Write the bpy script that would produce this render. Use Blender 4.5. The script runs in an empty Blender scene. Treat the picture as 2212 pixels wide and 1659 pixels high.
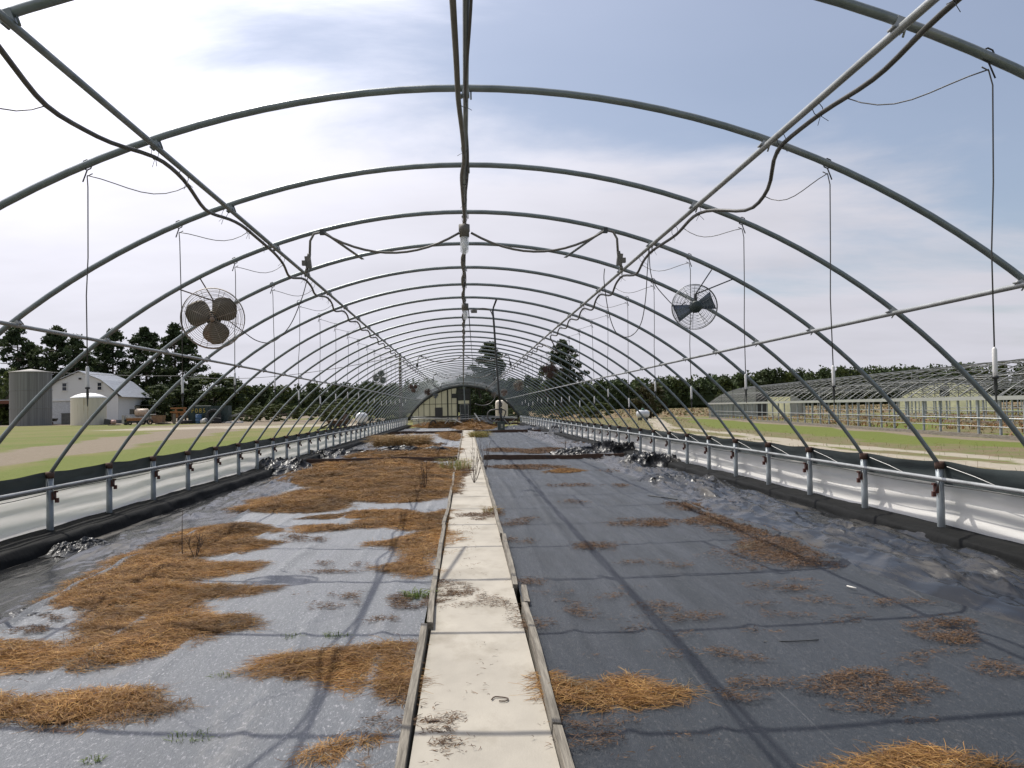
import bpy, math, random
import numpy as np
from mathutils import Vector, Matrix

random.seed(7)
rng = np.random.default_rng(11)
SC = bpy.context.scene
COL = SC.collection
R = math.radians

# ------------------------------------------------------------------ camera
F, YAW, PITCH, ROLL = 1794.2, .0591, .0284, .0193     # focal length in pixels of a 2212 px wide picture
CAM = np.array([-.0462, 0.0, 1.34])
fw = Vector((math.sin(YAW) * math.cos(PITCH), math.cos(YAW) * math.cos(PITCH), math.sin(PITCH)))
rt = Vector((math.cos(YAW), -math.sin(YAW), 0))
up = rt.cross(fw)
r2 = rt * math.cos(ROLL) - up * math.sin(ROLL)
u2 = rt * math.sin(ROLL) + up * math.cos(ROLL)
cd = bpy.data.cameras.new('camera')
cd.sensor_width = 36
cd.lens = 36 * F / 2212
cd.clip_start, cd.clip_end = .05, 4000
cam = bpy.data.objects.new('camera', cd)
COL.objects.link(cam)
M = Matrix((r2, u2, -fw)).transposed().to_4x4()
M.translation = Vector(CAM)
cam.matrix_world = M
SC.camera = cam

# ------------------------------------------------------------------ sky, sun, exposure
SUN = Vector((-.362, .443, 1.0)).normalized()
W = bpy.data.worlds.new('World')
SC.world = W
W.use_nodes = True
nt = W.node_tree
nt.nodes.clear()
N = lambda t: nt.nodes.new(t)
LK = lambda a, b: nt.links.new(a, b)
def wmath(op, a, b=None, c=None, clamp=False):
    n = N('ShaderNodeMath'); n.operation = op; n.use_clamp = clamp
    for i, v in enumerate((a, b, c)):
        if v is None: continue
        if isinstance(v, (int, float)): n.inputs[i].default_value = v
        else: LK(v, n.inputs[i])
    return n.outputs[0]
out = N('ShaderNodeOutputWorld')
sky = N('ShaderNodeTexSky'); sky.sky_type = 'NISHITA'; sky.sun_disc = False
sky.sun_elevation = math.asin(SUN.z)
sky.sun_rotation = math.atan2(SUN.x, SUN.y)
sky.dust_density = 1.4; sky.air_density = 1.0; sky.ozone_density = 1.5
tc = N('ShaderNodeTexCoord')
sx = N('ShaderNodeSeparateXYZ'); LK(tc.outputs['Generated'], sx.inputs[0])
zc = wmath('ADD', wmath('MAXIMUM', sx.outputs[2], 0.0), .16)
cx_ = N('ShaderNodeCombineXYZ')
LK(wmath('DIVIDE', sx.outputs[0], zc), cx_.inputs[0]); LK(wmath('DIVIDE', sx.outputs[1], zc), cx_.inputs[1])
mp = N('ShaderNodeMapping'); mp.inputs['Scale'].default_value = (.62, .95, 1); mp.inputs['Location'].default_value = (3.1, 1.7, 0)
mp.inputs['Rotation'].default_value = (0, 0, .35)
LK(cx_.outputs[0], mp.inputs[0])
cn = N('ShaderNodeTexNoise'); cn.inputs['Scale'].default_value = 1.15; cn.inputs['Detail'].default_value = 9
cn.inputs['Roughness'].default_value = .56; cn.inputs['Distortion'].default_value = .35
LK(mp.outputs[0], cn.inputs['Vector'])
# cover grows towards the sun's side and towards the horizon
bias = wmath('ADD', wmath('MULTIPLY', sx.outputs[0], -1.5), .30)
bias = wmath('ADD', bias, wmath('MULTIPLY', wmath('SUBTRACT', sx.outputs[2], .17), -1.5))
bias = wmath('ADD', bias, wmath('MULTIPLY', wmath('MAXIMUM', wmath('SUBTRACT', 1.0, wmath('DIVIDE', sx.outputs[2], .30)), 0.0), .85))
cov = wmath('ADD', wmath('MULTIPLY', wmath('SUBTRACT', cn.outputs[0], .5), 2.3), bias)
mr = N('ShaderNodeMapRange'); mr.interpolation_type = 'SMOOTHSTEP'
mr.inputs['From Min'].default_value = -.30; mr.inputs['From Max'].default_value = .26
mr.inputs['To Min'].default_value = .25; mr.inputs['To Max'].default_value = 1
LK(cov, mr.inputs['Value'])
dt = N('ShaderNodeVectorMath'); dt.operation = 'DOT_PRODUCT'
LK(tc.outputs['Generated'], dt.inputs[0]); dt.inputs[1].default_value = SUN
glow = wmath('POWER', wmath('MAXIMUM', dt.outputs['Value'], 0.0), 5.0)
lum = wmath('ADD', wmath('MULTIPLY', glow, 2.9), .66)
# softly darker folds in the cloud sheet
cn2 = N('ShaderNodeTexNoise'); cn2.inputs['Scale'].default_value = 2.6; cn2.inputs['Detail'].default_value = 6
LK(mp.outputs[0], cn2.inputs['Vector'])
lum = wmath('MULTIPLY', lum, wmath('ADD', wmath('MULTIPLY', cn2.outputs[0], .30), .85))
cc = N('ShaderNodeMix'); cc.data_type = 'RGBA'; cc.blend_type = 'MULTIPLY'; cc.inputs[0].default_value = 1
cc.inputs[6].default_value = (.985, .98, 1.085, 1)
lc = N('ShaderNodeCombineXYZ'); [LK(lum, lc.inputs[i]) for i in range(3)]
LK(lc.outputs[0], cc.inputs[7])
b1 = N('ShaderNodeBackground'); LK(sky.outputs[0], b1.inputs[0]); b1.inputs[1].default_value = .11
b2 = N('ShaderNodeBackground'); LK(cc.outputs[2], b2.inputs[0]); b2.inputs[1].default_value = 1.0
mx = N('ShaderNodeMixShader'); LK(mr.outputs[0], mx.inputs[0]); LK(b1.outputs[0], mx.inputs[1]); LK(b2.outputs[0], mx.inputs[2])
LK(mx.outputs[0], out.inputs[0])

sl = bpy.data.lights.new('sun', 'SUN'); sl.energy = 4.7; sl.angle = R(.53); sl.color = (1.0, .95, .87)
so = bpy.data.objects.new('sun', sl); COL.objects.link(so)
so.rotation_mode = 'QUATERNION'; so.rotation_quaternion = SUN.to_track_quat('Z', 'Y'); so.location = (-40, 50, 110)
SC.view_settings.view_transform = 'Standard'; SC.view_settings.look = 'None'
SC.view_settings.exposure = 0; SC.view_settings.gamma = 1; SC.view_settings.use_curve_mapping = False
SC.cycles.max_bounces = 6; SC.cycles.transparent_max_bounces = 12
SC.cycles.use_denoising = True

# ------------------------------------------------------------------ helpers
def ray(px, py):
    u, v = px - 1106, py - 829.5
    c, s = math.cos(ROLL), math.sin(ROLL)
    a, b = u * c - v * s, u * s + v * c
    d = rt * (a / F) + fw - up * (b / F)
    return np.array(d)
def gp(px, py, z=0.0):                      # a spot of the photograph -> the point on the level z
    r = ray(px, py); return CAM + r * ((z - CAM[2]) / r[2])
def at(px, py, Y):                          # ... -> the point at the distance Y down the house
    r = ray(px, py); return CAM + r * (Y / r[1])

_P = rng.permutation(256); _P = np.concatenate([_P, _P, _P])
_G = rng.normal(size=(256, 2)); _G /= np.linalg.norm(_G, axis=1)[:, None]
def perlin(x, y):
    x = np.asarray(x, float); y = np.asarray(y, float)
    xi = np.floor(x).astype(int); yi = np.floor(y).astype(int)
    xf, yf = x - xi, y - yi
    u = xf * xf * xf * (xf * (xf * 6 - 15) + 10); v = yf * yf * yf * (yf * (yf * 6 - 15) + 10)
    def g(i, j):
        gr = _G[_P[_P[(xi + i) & 255] + ((yi + j) & 255)]]
        return gr[..., 0] * (xf - i) + gr[..., 1] * (yf - j)
    a = g(0, 0) + u * (g(1, 0) - g(0, 0)); b = g(0, 1) + u * (g(1, 1) - g(0, 1))
    return 1.5 * (a + v * (b - a))
def fbm(x, y, o=4):
    s, a = 0, 1
    for i in range(o):
        s = s + a * perlin(x * 2 ** i + 17.3 * i, y * 2 ** i - 9.1 * i); a *= .5
    return s

def link(name, me, m=None, parent=None, loc=None):
    o = bpy.data.objects.new(name, me); COL.objects.link(o)
    if m is not None and me is not None and hasattr(me, 'materials') and not me.materials: me.materials.append(m)
    if parent is not None: o.parent = parent
    if loc is not None: o.location = loc
    return o
def tag(o, label=None, cat=None, group=None, kind=None):
    if label: o['label'] = label
    if cat: o['category'] = cat
    if group: o['group'] = group
    if kind: o['kind'] = kind
    return o
def thing(name, label, cat, loc=(0, 0, 0), rz=0, group=None):
    o = bpy.data.objects.new(name, None); COL.objects.link(o)
    o.empty_display_size = .2
    o.location = loc; o.rotation_euler = (0, 0, rz)
    return tag(o, label, cat, group)
def dup_tree(root, loc=None, rz=None, label=None):
    def cp(o, par):
        c = o.copy(); COL.objects.link(c)
        if par is not None: c.parent = par
        for ch in KIDS.get(o, []): KIDS.setdefault(c, []).append(cp(ch, c))
        return c
    KIDS = {}
    for o in COL.objects:
        if o.parent: KIDS.setdefault(o.parent, []).append(o)
    r = cp(root, None)
    if loc is not None: r.location = loc
    if rz is not None: r.rotation_euler = (0, 0, rz)
    if label: r['label'] = label
    return r

def fast_mesh(name, V, Fc, smooth=False, col=None, attrs=None):
    V = np.ascontiguousarray(V, np.float32); Fc = np.ascontiguousarray(Fc, np.int32)
    n, k = Fc.shape
    me = bpy.data.meshes.new(name)
    me.vertices.add(len(V)); me.vertices.foreach_set('co', V.ravel())
    me.loops.add(n * k); me.loops.foreach_set('vertex_index', Fc.ravel())
    me.polygons.add(n)
    me.polygons.foreach_set('loop_start', np.arange(0, n * k, k, dtype=np.int32))
    try: me.polygons.foreach_set('loop_total', np.full(n, k, np.int32))
    except Exception: pass
    if smooth: me.polygons.foreach_set('use_smooth', np.ones(n, bool))
    else: me.polygons.foreach_set('use_smooth', np.zeros(n, bool))
    me.update(calc_edges=True)
    if col is not None:
        a = me.attributes.new('Col', 'FLOAT_COLOR', 'POINT')
        c4 = np.ones((len(V), 4), np.float32); c4[:, :3] = col
        a.data.foreach_set('color', c4.ravel())
    for nm, v in (attrs or {}).items():
        a = me.attributes.new(nm, 'FLOAT', 'POINT'); a.data.foreach_set('value', np.ascontiguousarray(v, np.float32).ravel())
    return me
def grid_mesh(name, xs, ys, zf, smooth=True, attrs=None, swap=None):
    X, Y = np.meshgrid(xs, ys)
    Z = zf(X, Y)
    V = np.stack([X, Y, Z], -1).reshape(-1, 3)
    if swap is not None: V = swap(V)
    nx, ny = len(xs), len(ys)
    i = (np.arange(ny - 1)[:, None] * nx + np.arange(nx - 1)[None]).ravel()
    Fq = np.stack([i, i + 1, i + nx + 1, i + nx], 1)
    at_ = {k: f(X, Y) for k, f in (attrs or {}).items()}
    return fast_mesh(name, V, Fq, smooth, attrs=at_)

class MB:
    def __init__(s): s.v, s.f, s.sm = [], [], []
    def add(s, V, Fs, smooth=False):
        b = len(s.v); s.v += [tuple(map(float, p)) for p in V]
        s.f += [tuple(i + b for i in f) for f in Fs]; s.sm += [smooth] * len(Fs)
        return s
    def box(s, c, d, rz=0, M=None, taper=1.0):
        x, y, z = d[0] / 2, d[1] / 2, d[2] / 2
        V = [(-x, -y, -z), (x, -y, -z), (x, y, -z), (-x, y, -z), (-x * taper, -y * taper, z), (x * taper, -y * taper, z), (x * taper, y * taper, z), (-x * taper, y * taper, z)]
        if M is not None: V = [M @ Vector(p) for p in V]
        cr, sr = math.cos(rz), math.sin(rz)
        V = [(c[0] + p[0] * cr - p[1] * sr, c[1] + p[0] * sr + p[1] * cr, c[2] + p[2]) for p in V]
        return s.add(V, [(0, 3, 2, 1), (4, 5, 6, 7), (0, 1, 5, 4), (1, 2, 6, 5), (2, 3, 7, 6), (3, 0, 4, 7)])
    def bar(s, a, b, w, h):                  # rectangular bar from a to b
        a, b = Vector(a), Vector(b); d = (b - a); L = d.length
        q = d.to_track_quat('X', 'Z').to_matrix()
        V = [q @ Vector(p) + (a + b) / 2 for p in [(-L/2, -w/2, -h/2), (L/2, -w/2, -h/2), (L/2, w/2, -h/2), (-L/2, w/2, -h/2), (-L/2, -w/2, h/2), (L/2, -w/2, h/2), (L/2, w/2, h/2), (-L/2, w/2, h/2)]]
        return s.add(V, [(0, 3, 2, 1), (4, 5, 6, 7), (0, 1, 5, 4), (1, 2, 6, 5), (2, 3, 7, 6), (3, 0, 4, 7)])
    def tube(s, path, r, seg=8, cap=True, closed=False):
        P = [Vector(p) for p in path]; n = len(P)
        rr = r if hasattr(r, '__len__') else [r] * n
        T = []
        for i in range(n):
            a = P[(i - 1) % n] if (closed or i > 0) else P[i]
            b = P[(i + 1) % n] if (closed or i < n - 1) else P[i]
            T.append((b - a).normalized())
        ref = Vector((0, 0, 1)) if abs(T[0].z) < .9 else Vector((1, 0, 0))
        nrm = (ref - T[0] * ref.dot(T[0])).normalized()
        V = []
        for i in range(n):
            nrm = (nrm - T[i] * nrm.dot(T[i])).normalized(); bi = T[i].cross(nrm)
            for k in range(seg):
                t = 2 * math.pi * k / seg
                V.append(P[i] + (nrm * math.cos(t) + bi * math.sin(t)) * rr[i])
        Fs = []
        for i in range(n if closed else n - 1):
            j = (i + 1) % n
            for k in range(seg):
                Fs.append((i * seg + k, i * seg + (k + 1) % seg, j * seg + (k + 1) % seg, j * seg + k))
        s.add(V, Fs, True)
        if cap and not closed:
            b = len(s.v) - len(V)
            s.f += [tuple(b + k for k in reversed(range(seg))), tuple(b + (n - 1) * seg + k for k in range(seg))]; s.sm += [False, False]
        return s
    def lathe(s, prof, c=(0, 0, 0), seg=24, M=None, smooth=True):
        V, Fs = [], []
        for r, z in prof:
            for k in range(seg):
                t = 2 * math.pi * k / seg
                p = Vector((r * math.cos(t), r * math.sin(t), z))
                if M is not None: p = M @ p
                V.append((p[0] + c[0], p[1] + c[1], p[2] + c[2]))
        for i in range(len(prof) - 1):
            for k in range(seg):
                Fs.append((i * seg + k, i * seg + (k + 1) % seg, (i + 1) * seg + (k + 1) % seg, (i + 1) * seg + k))
        return s.add(V, Fs, smooth)
    def poly(s, pts): return s.add(pts, [tuple(range(len(pts)))])
    def prism(s, pts, ext):                  # flat polygon pushed along ext
        n = len(pts); e = Vector(ext); P = [Vector(p) for p in pts]; Q = [p + e for p in P]
        return s.add(P + Q, [tuple(reversed(range(n))), tuple(range(n, 2 * n))] + [(i, (i + 1) % n, n + (i + 1) % n, n + i) for i in range(n)])
    def mesh(s, name):
        me = bpy.data.meshes.new(name); me.from_pydata(s.v, [], s.f)
        me.polygons.foreach_set('use_smooth', s.sm); me.update(); return me
    def build(s, name, m, parent=None, loc=None): return link(name, s.mesh(name), m, parent, loc)

ORD = 'first second third fourth fifth sixth seventh eighth ninth tenth eleventh twelfth thirteenth fourteenth fifteenth sixteenth seventeenth eighteenth nineteenth twentieth'.split()

# ------------------------------------------------------------------ materials
def mat(name, col, rough=.6, metal=0.0, var=.18, scale=6, bump=0.0, bscale=60, col2=None, spot=None, stretch=(1, 1, 1), spec=.5, attr=False, trans=0.0, spotscale=3, bdist=.01):
    m = bpy.data.materials.new(name); m.use_nodes = True
    t = m.node_tree; nd = t.nodes; lk = t.links
    p = nd['Principled BSDF']
    p.inputs['Roughness'].default_value = rough; p.inputs['Metallic'].default_value = metal
    p.inputs['Specular IOR Level'].default_value = spec
    tcn = nd.new('ShaderNodeTexCoord'); mpn = nd.new('ShaderNodeMapping'); mpn.inputs['Scale'].default_value = stretch
    lk.new(tcn.outputs['Object'], mpn.inputs[0])
    nz = nd.new('ShaderNodeTexNoise'); nz.inputs['Scale'].default_value = scale; nz.inputs['Detail'].default_value = 5; nz.inputs['Roughness'].default_value = .6
    lk.new(mpn.outputs[0], nz.inputs['Vector'])
    mix = nd.new('ShaderNodeMix'); mix.data_type = 'RGBA'
    ramp = nd.new('ShaderNodeMapRange'); ramp.inputs['From Min'].default_value = .3; ramp.inputs['From Max'].default_value = .7
    lk.new(nz.outputs[0], ramp.inputs['Value']); lk.new(ramp.outputs[0], mix.inputs[0])
    a = [c * (1 - var) for c in col]; b = [min(1, c * (1 + var)) for c in col] if col2 is None else col2
    mix.inputs[6].default_value = (*a, 1); mix.inputs[7].default_value = (*b, 1)
    cur = mix.outputs[2]
    if attr:
        at_ = nd.new('ShaderNodeAttribute'); at_.attribute_name = 'Col'
        mm = nd.new('ShaderNodeMix'); mm.data_type = 'RGBA'; mm.blend_type = 'MULTIPLY'; mm.inputs[0].default_value = 1
        lk.new(cur, mm.inputs[6]); lk.new(at_.outputs['Color'], mm.inputs[7]); cur = mm.outputs[2]
    if spot is not None:                      # (colour, amount)
        n2 = nd.new('ShaderNodeTexNoise'); n2.inputs['Scale'].default_value = spotscale; n2.inputs['Detail'].default_value = 7; n2.inputs['Roughness'].default_value = .65
        lk.new(mpn.outputs[0], n2.inputs['Vector'])
        r2_ = nd.new('ShaderNodeMapRange'); r2_.inputs['From Min'].default_value = 1 - spot[1] - .08; r2_.inputs['From Max'].default_value = 1 - spot[1] + .10
        lk.new(n2.outputs[0], r2_.inputs['Value'])
        m2 = nd.new('ShaderNodeMix'); m2.data_type = 'RGBA'; m2.inputs[7].default_value = (*spot[0], 1)
        lk.new(r2_.outputs[0], m2.inputs[0]); lk.new(cur, m2.inputs[6]); cur = m2.outputs[2]
        if len(spot) > 2:
            rr = nd.new('ShaderNodeMapRange'); rr.inputs['To Min'].default_value = rough; rr.inputs['To Max'].default_value = spot[2]
            lk.new(r2_.outputs[0], rr.inputs['Value']); lk.new(rr.outputs[0], p.inputs['Roughness'])
    lk.new(cur, p.inputs['Base Color'])
    if bump:
        n3 = nd.new('ShaderNodeTexNoise'); n3.inputs['Scale'].default_value = bscale; n3.inputs['Detail'].default_value = 4
        lk.new(mpn.outputs[0], n3.inputs['Vector'])
        bp = nd.new('ShaderNodeBump'); bp.inputs['Strength'].default_value = bump; bp.inputs['Distance'].default_value = bdist
        lk.new(n3.outputs[0], bp.inputs['Height']); lk.new(bp.outputs[0], p.inputs['Normal'])
    if trans:
        tr = nd.new('ShaderNodeBsdfTranslucent'); lk.new(cur, tr.inputs[0])
        ms = nd.new('ShaderNodeMixShader'); ms.inputs[0].default_value = trans
        lk.new(p.outputs[0], ms.inputs[1]); lk.new(tr.outputs[0], ms.inputs[2]); lk.new(ms.outputs[0], nd['Material Output'].inputs[0])
    return m
RUST = (.085, .048, .032)
m_hoop = mat('hoop_steel', (.180, .208, .208), .42, .30, .18, 9, spot=((.28, .29, .285), .38), bump=.1)
m_galv = mat('galvanised_steel', (.33, .34, .335), .40, .40, .15, 12, spot=((.18, .19, .18), .42), bump=.1)
m_post = mat('post_steel', (.27, .30, .31), .45, .25, .18, 8, spot=((.20, .10, .06), .27))
m_ruststeel = mat('rusty_steel', RUST, .8, .1, .4, 25, spot=((.25, .25, .23), .35))
m_redclamp = mat('red_rust_clamp', (.085, .030, .022), .75, 0, .4, 30)
m_dark = mat('dark_metal', (.05, .052, .05), .5, .2, .3, 14)
m_cable = mat('black_hose', (.055, .052, .046), .45, 0, .3, 10, spot=((.12, .115, .10), .42))
m_cablebr = mat('grey_conduit', (.15, .14, .12), .55, 0, .2, 12)
m_tie = mat('black_tie', (.02, .02, .022), .5)
m_whitepvc = mat('white_plastic_tube', (.66, .65, .62), .45, 0, .08, 12)
m_curtain = mat('white_curtain_film', (.78, .765, .73), .45, 0, .08, 2.2, stretch=(1, .35, 3), spot=((.60, .58, .52), .33), trans=.36, spotscale=2.2)
m_band = mat('dark_shade_cloth', (.028, .038, .038), .6, 0, .3, 5, bump=.15, bscale=90, stretch=(1, .5, 2), trans=.12)
m_film = mat('black_film', (.010, .0105, .011), .20, 0, .3, 6, spot=((.060, .052, .040), .40, .6), bump=.3, bscale=24, spec=.33, spotscale=4.2, stretch=(1, .18, 1))
m_sill = mat('black_film_sill', (.006, .0065, .0065), .72, 0, .3, 6, spot=((.020, .019, .017), .30, .8), bump=.5, bscale=10, spec=.10, stretch=(1, 2.2, 1))
m_wood = mat('weathered_wood', (.13, .112, .085), .85, 0, .35, 7, col2=(.25, .225, .18), stretch=(9, .5, 9), bump=.5, bscale=22, spot=((.07, .055, .04), .34))
m_brownwood = mat('dark_wet_wood', (.075, .042, .026), .8, 0, .35, 8, stretch=(.6, 6, 6), bump=.4, bscale=20, spot=((.03, .03, .03), .38))
m_rub = mat('green_fan_blade', (.012, .055, .035), .4, 0, .2, 8)
m_blade = mat('brown_fan_blade', (.155, .135, .105), .55, .2, .25, 7, spot=((.17, .08, .04), .32))
m_bladeb = mat('blue_grey_fan_blade', (.15, .18, .22), .4, .5, .15, 8)
m_guard = mat('rusty_guard_wire', (.36, .32, .27), .6, .2, .3, 30, spot=((.22, .11, .06), .40))
m_guardg = mat('grey_guard_wire', (.22, .235, .235), .45, .4, .2, 30)
m_motor = mat('fan_motor', (.035, .05, .045), .5, .1, .2, 8)
m_bulbglass = bpy.data.materials.new('jar_glass'); m_bulbglass.use_nodes = True
_t = m_bulbglass.node_tree; _p = _t.nodes['Principled BSDF']; _p.inputs['Roughness'].default_value = .05; _p.inputs['Base Color'].default_value = (.85, .88, .9, 1)
_tr = _t.nodes.new('ShaderNodeBsdfTransparent'); _ms = _t.nodes.new('ShaderNodeMixShader'); _ms.inputs[0].default_value = .45
_t.links.new(_tr.outputs[0], _ms.inputs[1]); _t.links.new(_p.outputs[0], _ms.inputs[2]); _t.links.new(_ms.outputs[0], _t.nodes['Material Output'].inputs[0])
m_bulb = mat('bulb_white', (.8, .79, .75), .3)
m_hay = mat('dry_straw', (1, 1, 1), .75, 0, .0, 3, attr=True, trans=.22)
m_haymat = mat('matted_straw', (.07, .034, .011), .95, 0, .45, 24, col2=(.19, .098, .032), bump=.8, bscale=90, bdist=.02)
m_leaf = mat('foliage', (1, 1, 1), .75, 0, .0, 3, attr=True, trans=.18, spec=.2)
m_bark = mat('bark', (.07, .055, .042), .9, 0, .3, 6, bump=.5, bscale=12)
# ------------------------------------------------------------------ ground outside
def seg_dist(X, Y, pts):
    d = np.full(X.shape, 1e9)
    for (x0, y0), (x1, y1) in zip(pts[:-1], pts[1:]):
        dx, dy = x1 - x0, y1 - y0
        t = np.clip(((X - x0) * dx + (Y - y0) * dy) / (dx * dx + dy * dy), 0, 1)
        d = np.minimum(d, np.hypot(X - x0 - t * dx, Y - y0 - t * dy))
    return d
def lerp_line(Y, pts):                       # x of a polyline that runs down Y
    p = np.array(pts); return np.interp(Y, p[:, 1], p[:, 0])
sm = lambda e0, e1, v: (lambda t: t * t * (3 - 2 * t))(np.clip((v - e0) / (e1 - e0), 0, 1))
GZ = -.10
E5 = lambda pts: [tuple(gp((2500 + x / 1.651) / 1.736, (1150 + y / 1.651) / 1.736, GZ)[:2]) for x, y in pts]
RUT1 = [(9.4, 4), (10.6, 12)] + E5([(2212, 950), (1500, 892), (900, 848), (520, 800), (0, 743)])
RUT2 = [(7.9, 4), (9.2, 12)] + E5([(2212, 1000), (1500, 935), (1000, 878), (560, 828), (100, 785), (0, 772)])
RUT1 = sorted(RUT1, key=lambda p: p[1]); RUT2 = sorted(RUT2, key=lambda p: p[1])
RUT1.append((27.5, 120)); RUT2.append((26.0, 120))
def a_dirt(X, Y):
    w = fbm(X * .12, Y * .12, 3)
    near = lerp_line(Y, [(-13.0, 0), (-14.0, 28), (-19.5, 77), (-26, 120), (-34, 150)])
    far = lerp_line(Y, [(-16.6, 0), (-18.6, 36), (-21.6, 51), (-37.8, 140), (-60, 158)])
    drive = sm(-.9, .7, near - X + w * 1.2) * sm(-.9, .7, X - far + w * 1.2)
    yard = sm(92, 100, Y + w * 4) * sm(150, 146, Y) * sm(-39, -34, X + w * 3) * sm(-4, -10, X)
    barn = sm(131, 136, Y + w * 3) * sm(-30, -40, X)
    bare = sm(1.2, .1, np.abs(lerp_line(Y, [(17.0, 0), (18.0, 27), (24.2, 83), (27, 120)]) - X + w * .8)) * sm(100, 85, Y)
    return np.clip(drive * .95 + yard + barn + bare * .9, 0, 1)
def a_sand(X, Y):
    w = fbm(X * .5, Y * .25, 3)
    s = sm(.62, .22, np.abs(X - lerp_line(Y, RUT1)) + w * .22) + sm(.58, .2, np.abs(X - lerp_line(Y, RUT2)) + w * .22)
    s = s * sm(110, 90, Y)
    strip = sm(76, 80, Y + w * 3) * sm(96, 91, Y) * sm(-40, -30, X) * sm(-5, -7, X) * .9
    return np.clip(s + strip, 0, 1)
def a_lush(X, Y):
    w = fbm(X * .2, Y * .12, 2)
    return np.clip(sm(4, 8, X) * sm(110, 70, Y) + .75 * sm(-15, -12, X + w) * sm(60, 35, Y) * (X < 0) + .25 * sm(-.1, .4, w), 0, 1)
def a_field(X, Y):
    return sm(84, 92, Y - X * .2 + 3 * fbm(X * .1, Y * .1, 2)) * sm(9, 13, X) * sm(300, 285, Y)
def a_scrub(X, Y):
    w = fbm(X * .35, Y * .2, 3)
    s = sm(4, 5, X) * sm(.6, -.4, X - lerp_line(Y, RUT2) + w * .6 + .2)
    mid = sm(.2, .5, X - lerp_line(Y, RUT2)) * sm(-.2, -.5, X - lerp_line(Y, RUT1))
    edge = sm(3.1, 1.4, np.abs(X - lerp_line(Y, RUT1) - .6) + w * 1.3) * sm(0, .4, X - lerp_line(Y, RUT1))
    rng_in = sm(-.2, .6, X - lerp_line(Y, [(15.8, 0), (18.7, 26.8), (24.8, 82.8), (25.2, 86)])) * sm(85, 83, Y) * sm(52, 46, X) * sm(.1, -.2, perlin(X * .2, Y * .12) - .25)
    return np.clip((s + mid * .7 + edge * .85) * sm(110, 80, Y) + rng_in, 0, 1)
gm = bpy.data.materials.new('ground'); gm.use_nodes = True
def ground_material(m):
    t = m.node_tree; nd = t.nodes; lk = t.links; p = nd['Principled BSDF']
    p.inputs['Roughness'].default_value = .95; p.inputs['Specular IOR Level'].default_value = .15
    tcn = nd.new('ShaderNodeTexCoord')
    def noise(s, d=6, st=(1, 1, 1), r=.6):
        mpn = nd.new('ShaderNodeMapping'); mpn.inputs['Scale'].default_value = st; lk.new(tcn.outputs['Object'], mpn.inputs[0])
        n = nd.new('ShaderNodeTexNoise'); n.inputs['Scale'].default_value = s; n.inputs['Detail'].default_value = d; n.inputs['Roughness'].default_value = r
        lk.new(mpn.outputs[0], n.inputs['Vector']); return n.outputs[0]
    def mix(f, a, b):
        n = nd.new('ShaderNodeMix'); n.data_type = 'RGBA'
        for s_, v in ((0, f), (6, a), (7, b)):
            if isinstance(v, tuple): n.inputs[s_].default_value = (*v, 1)
            else: lk.new(v, n.inputs[s_])
        return n.outputs[2]
    def rng_(v, a, b):
        n = nd.new('ShaderNodeMapRange'); n.inputs['From Min'].default_value = a; n.inputs['From Max'].default_value = b; lk.new(v, n.inputs['Value']); return n.outputs[0]
    def attr(nm, nz, k=.5):
        a = nd.new('ShaderNodeAttribute'); a.attribute_name = nm
        s = nd.new('ShaderNodeMath'); s.operation = 'MULTIPLY_ADD'; lk.new(nz, s.inputs[0]); s.inputs[1].default_value = k; s.inputs[2].default_value = -k / 2
        q = nd.new('ShaderNodeMath'); q.operation = 'ADD'; lk.new(a.outputs['Fac'], q.inputs[0]); lk.new(s.outputs[0], q.inputs[1])
        return rng_(q.outputs[0], .32, .68)
    fine = noise(7, 8, r=.75); mid = noise(.45, 5); big = noise(.06, 3)
    grass = mix(rng_(mid, .3, .7), (.105, .110, .030), (.150, .138, .046))
    grass = mix(rng_(fine, .35, .7), grass, (.165, .155, .062))
    grass = mix(rng_(big, .45, .65), grass, (.092, .118, .022))
    grass = mix(rng_(noise(2.2, 6, (1, .5, 1), .7), .50, .66), grass, (.135, .118, .050))
    grass = mix(attr('lush', mid, .5), grass, mix(rng_(fine, .3, .7), (.082, .105, .018), (.128, .142, .034)))
    dirt = mix(rng_(fine, .3, .7), (.135, .110, .078), (.215, .178, .130))
    sand = mix(rng_(fine, .3, .7), (.235, .205, .155), (.34, .305, .245))
    field = mix(rng_(noise(1.6, 5, (1, .4, 1)), .4, .62), (.115, .080, .045), (.185, .132, .070))
    field = mix(rng_(noise(2.3, 3), .60, .66), field, (.30, .27, .15))
    scrub = mix(rng_(noise(1.2, 6), .35, .65), (.16, .115, .075), (.105, .120, .04))
    c = mix(attr('field', mid, .5), grass, field)
    c = mix(attr('scrub', noise(1.1, 5), .9), c, scrub)
    c = mix(attr('dirt', noise(.9, 6), .7), c, dirt)
    c = mix(attr('sand', noise(1.6, 6), .8), c, sand)
    lk.new(c, p.inputs['Base Color'])
    b = nd.new('ShaderNodeBump'); b.inputs['Strength'].default_value = .6; b.inputs['Distance'].default_value = .05
    lk.new(noise(9, 6), b.inputs['Height']); lk.new(b.outputs[0], p.inputs['Normal'])
ground_material(gm)
gxs = np.concatenate([[-2500, -900, -400, -200, -130], np.arange(-100, -46, 3.0), np.arange(-46, 34, .5), np.arange(34, 100, 4.0), [130, 200, 400, 900, 2500]])
gys = np.concatenate([[-900, -200, -60, -20, -6], np.arange(0, 60, .6), np.arange(60, 170, 1.5), np.arange(170, 320, 10.0), [400, 700, 1400, 3500]])
zf = lambda X, Y: GZ + .03 * perlin(X * .35, Y * .35) * (np.abs(X) > 5.2) * (np.abs(X) < 60) - .05 * (np.abs(X) < 4.9) * (Y < 68)
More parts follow.
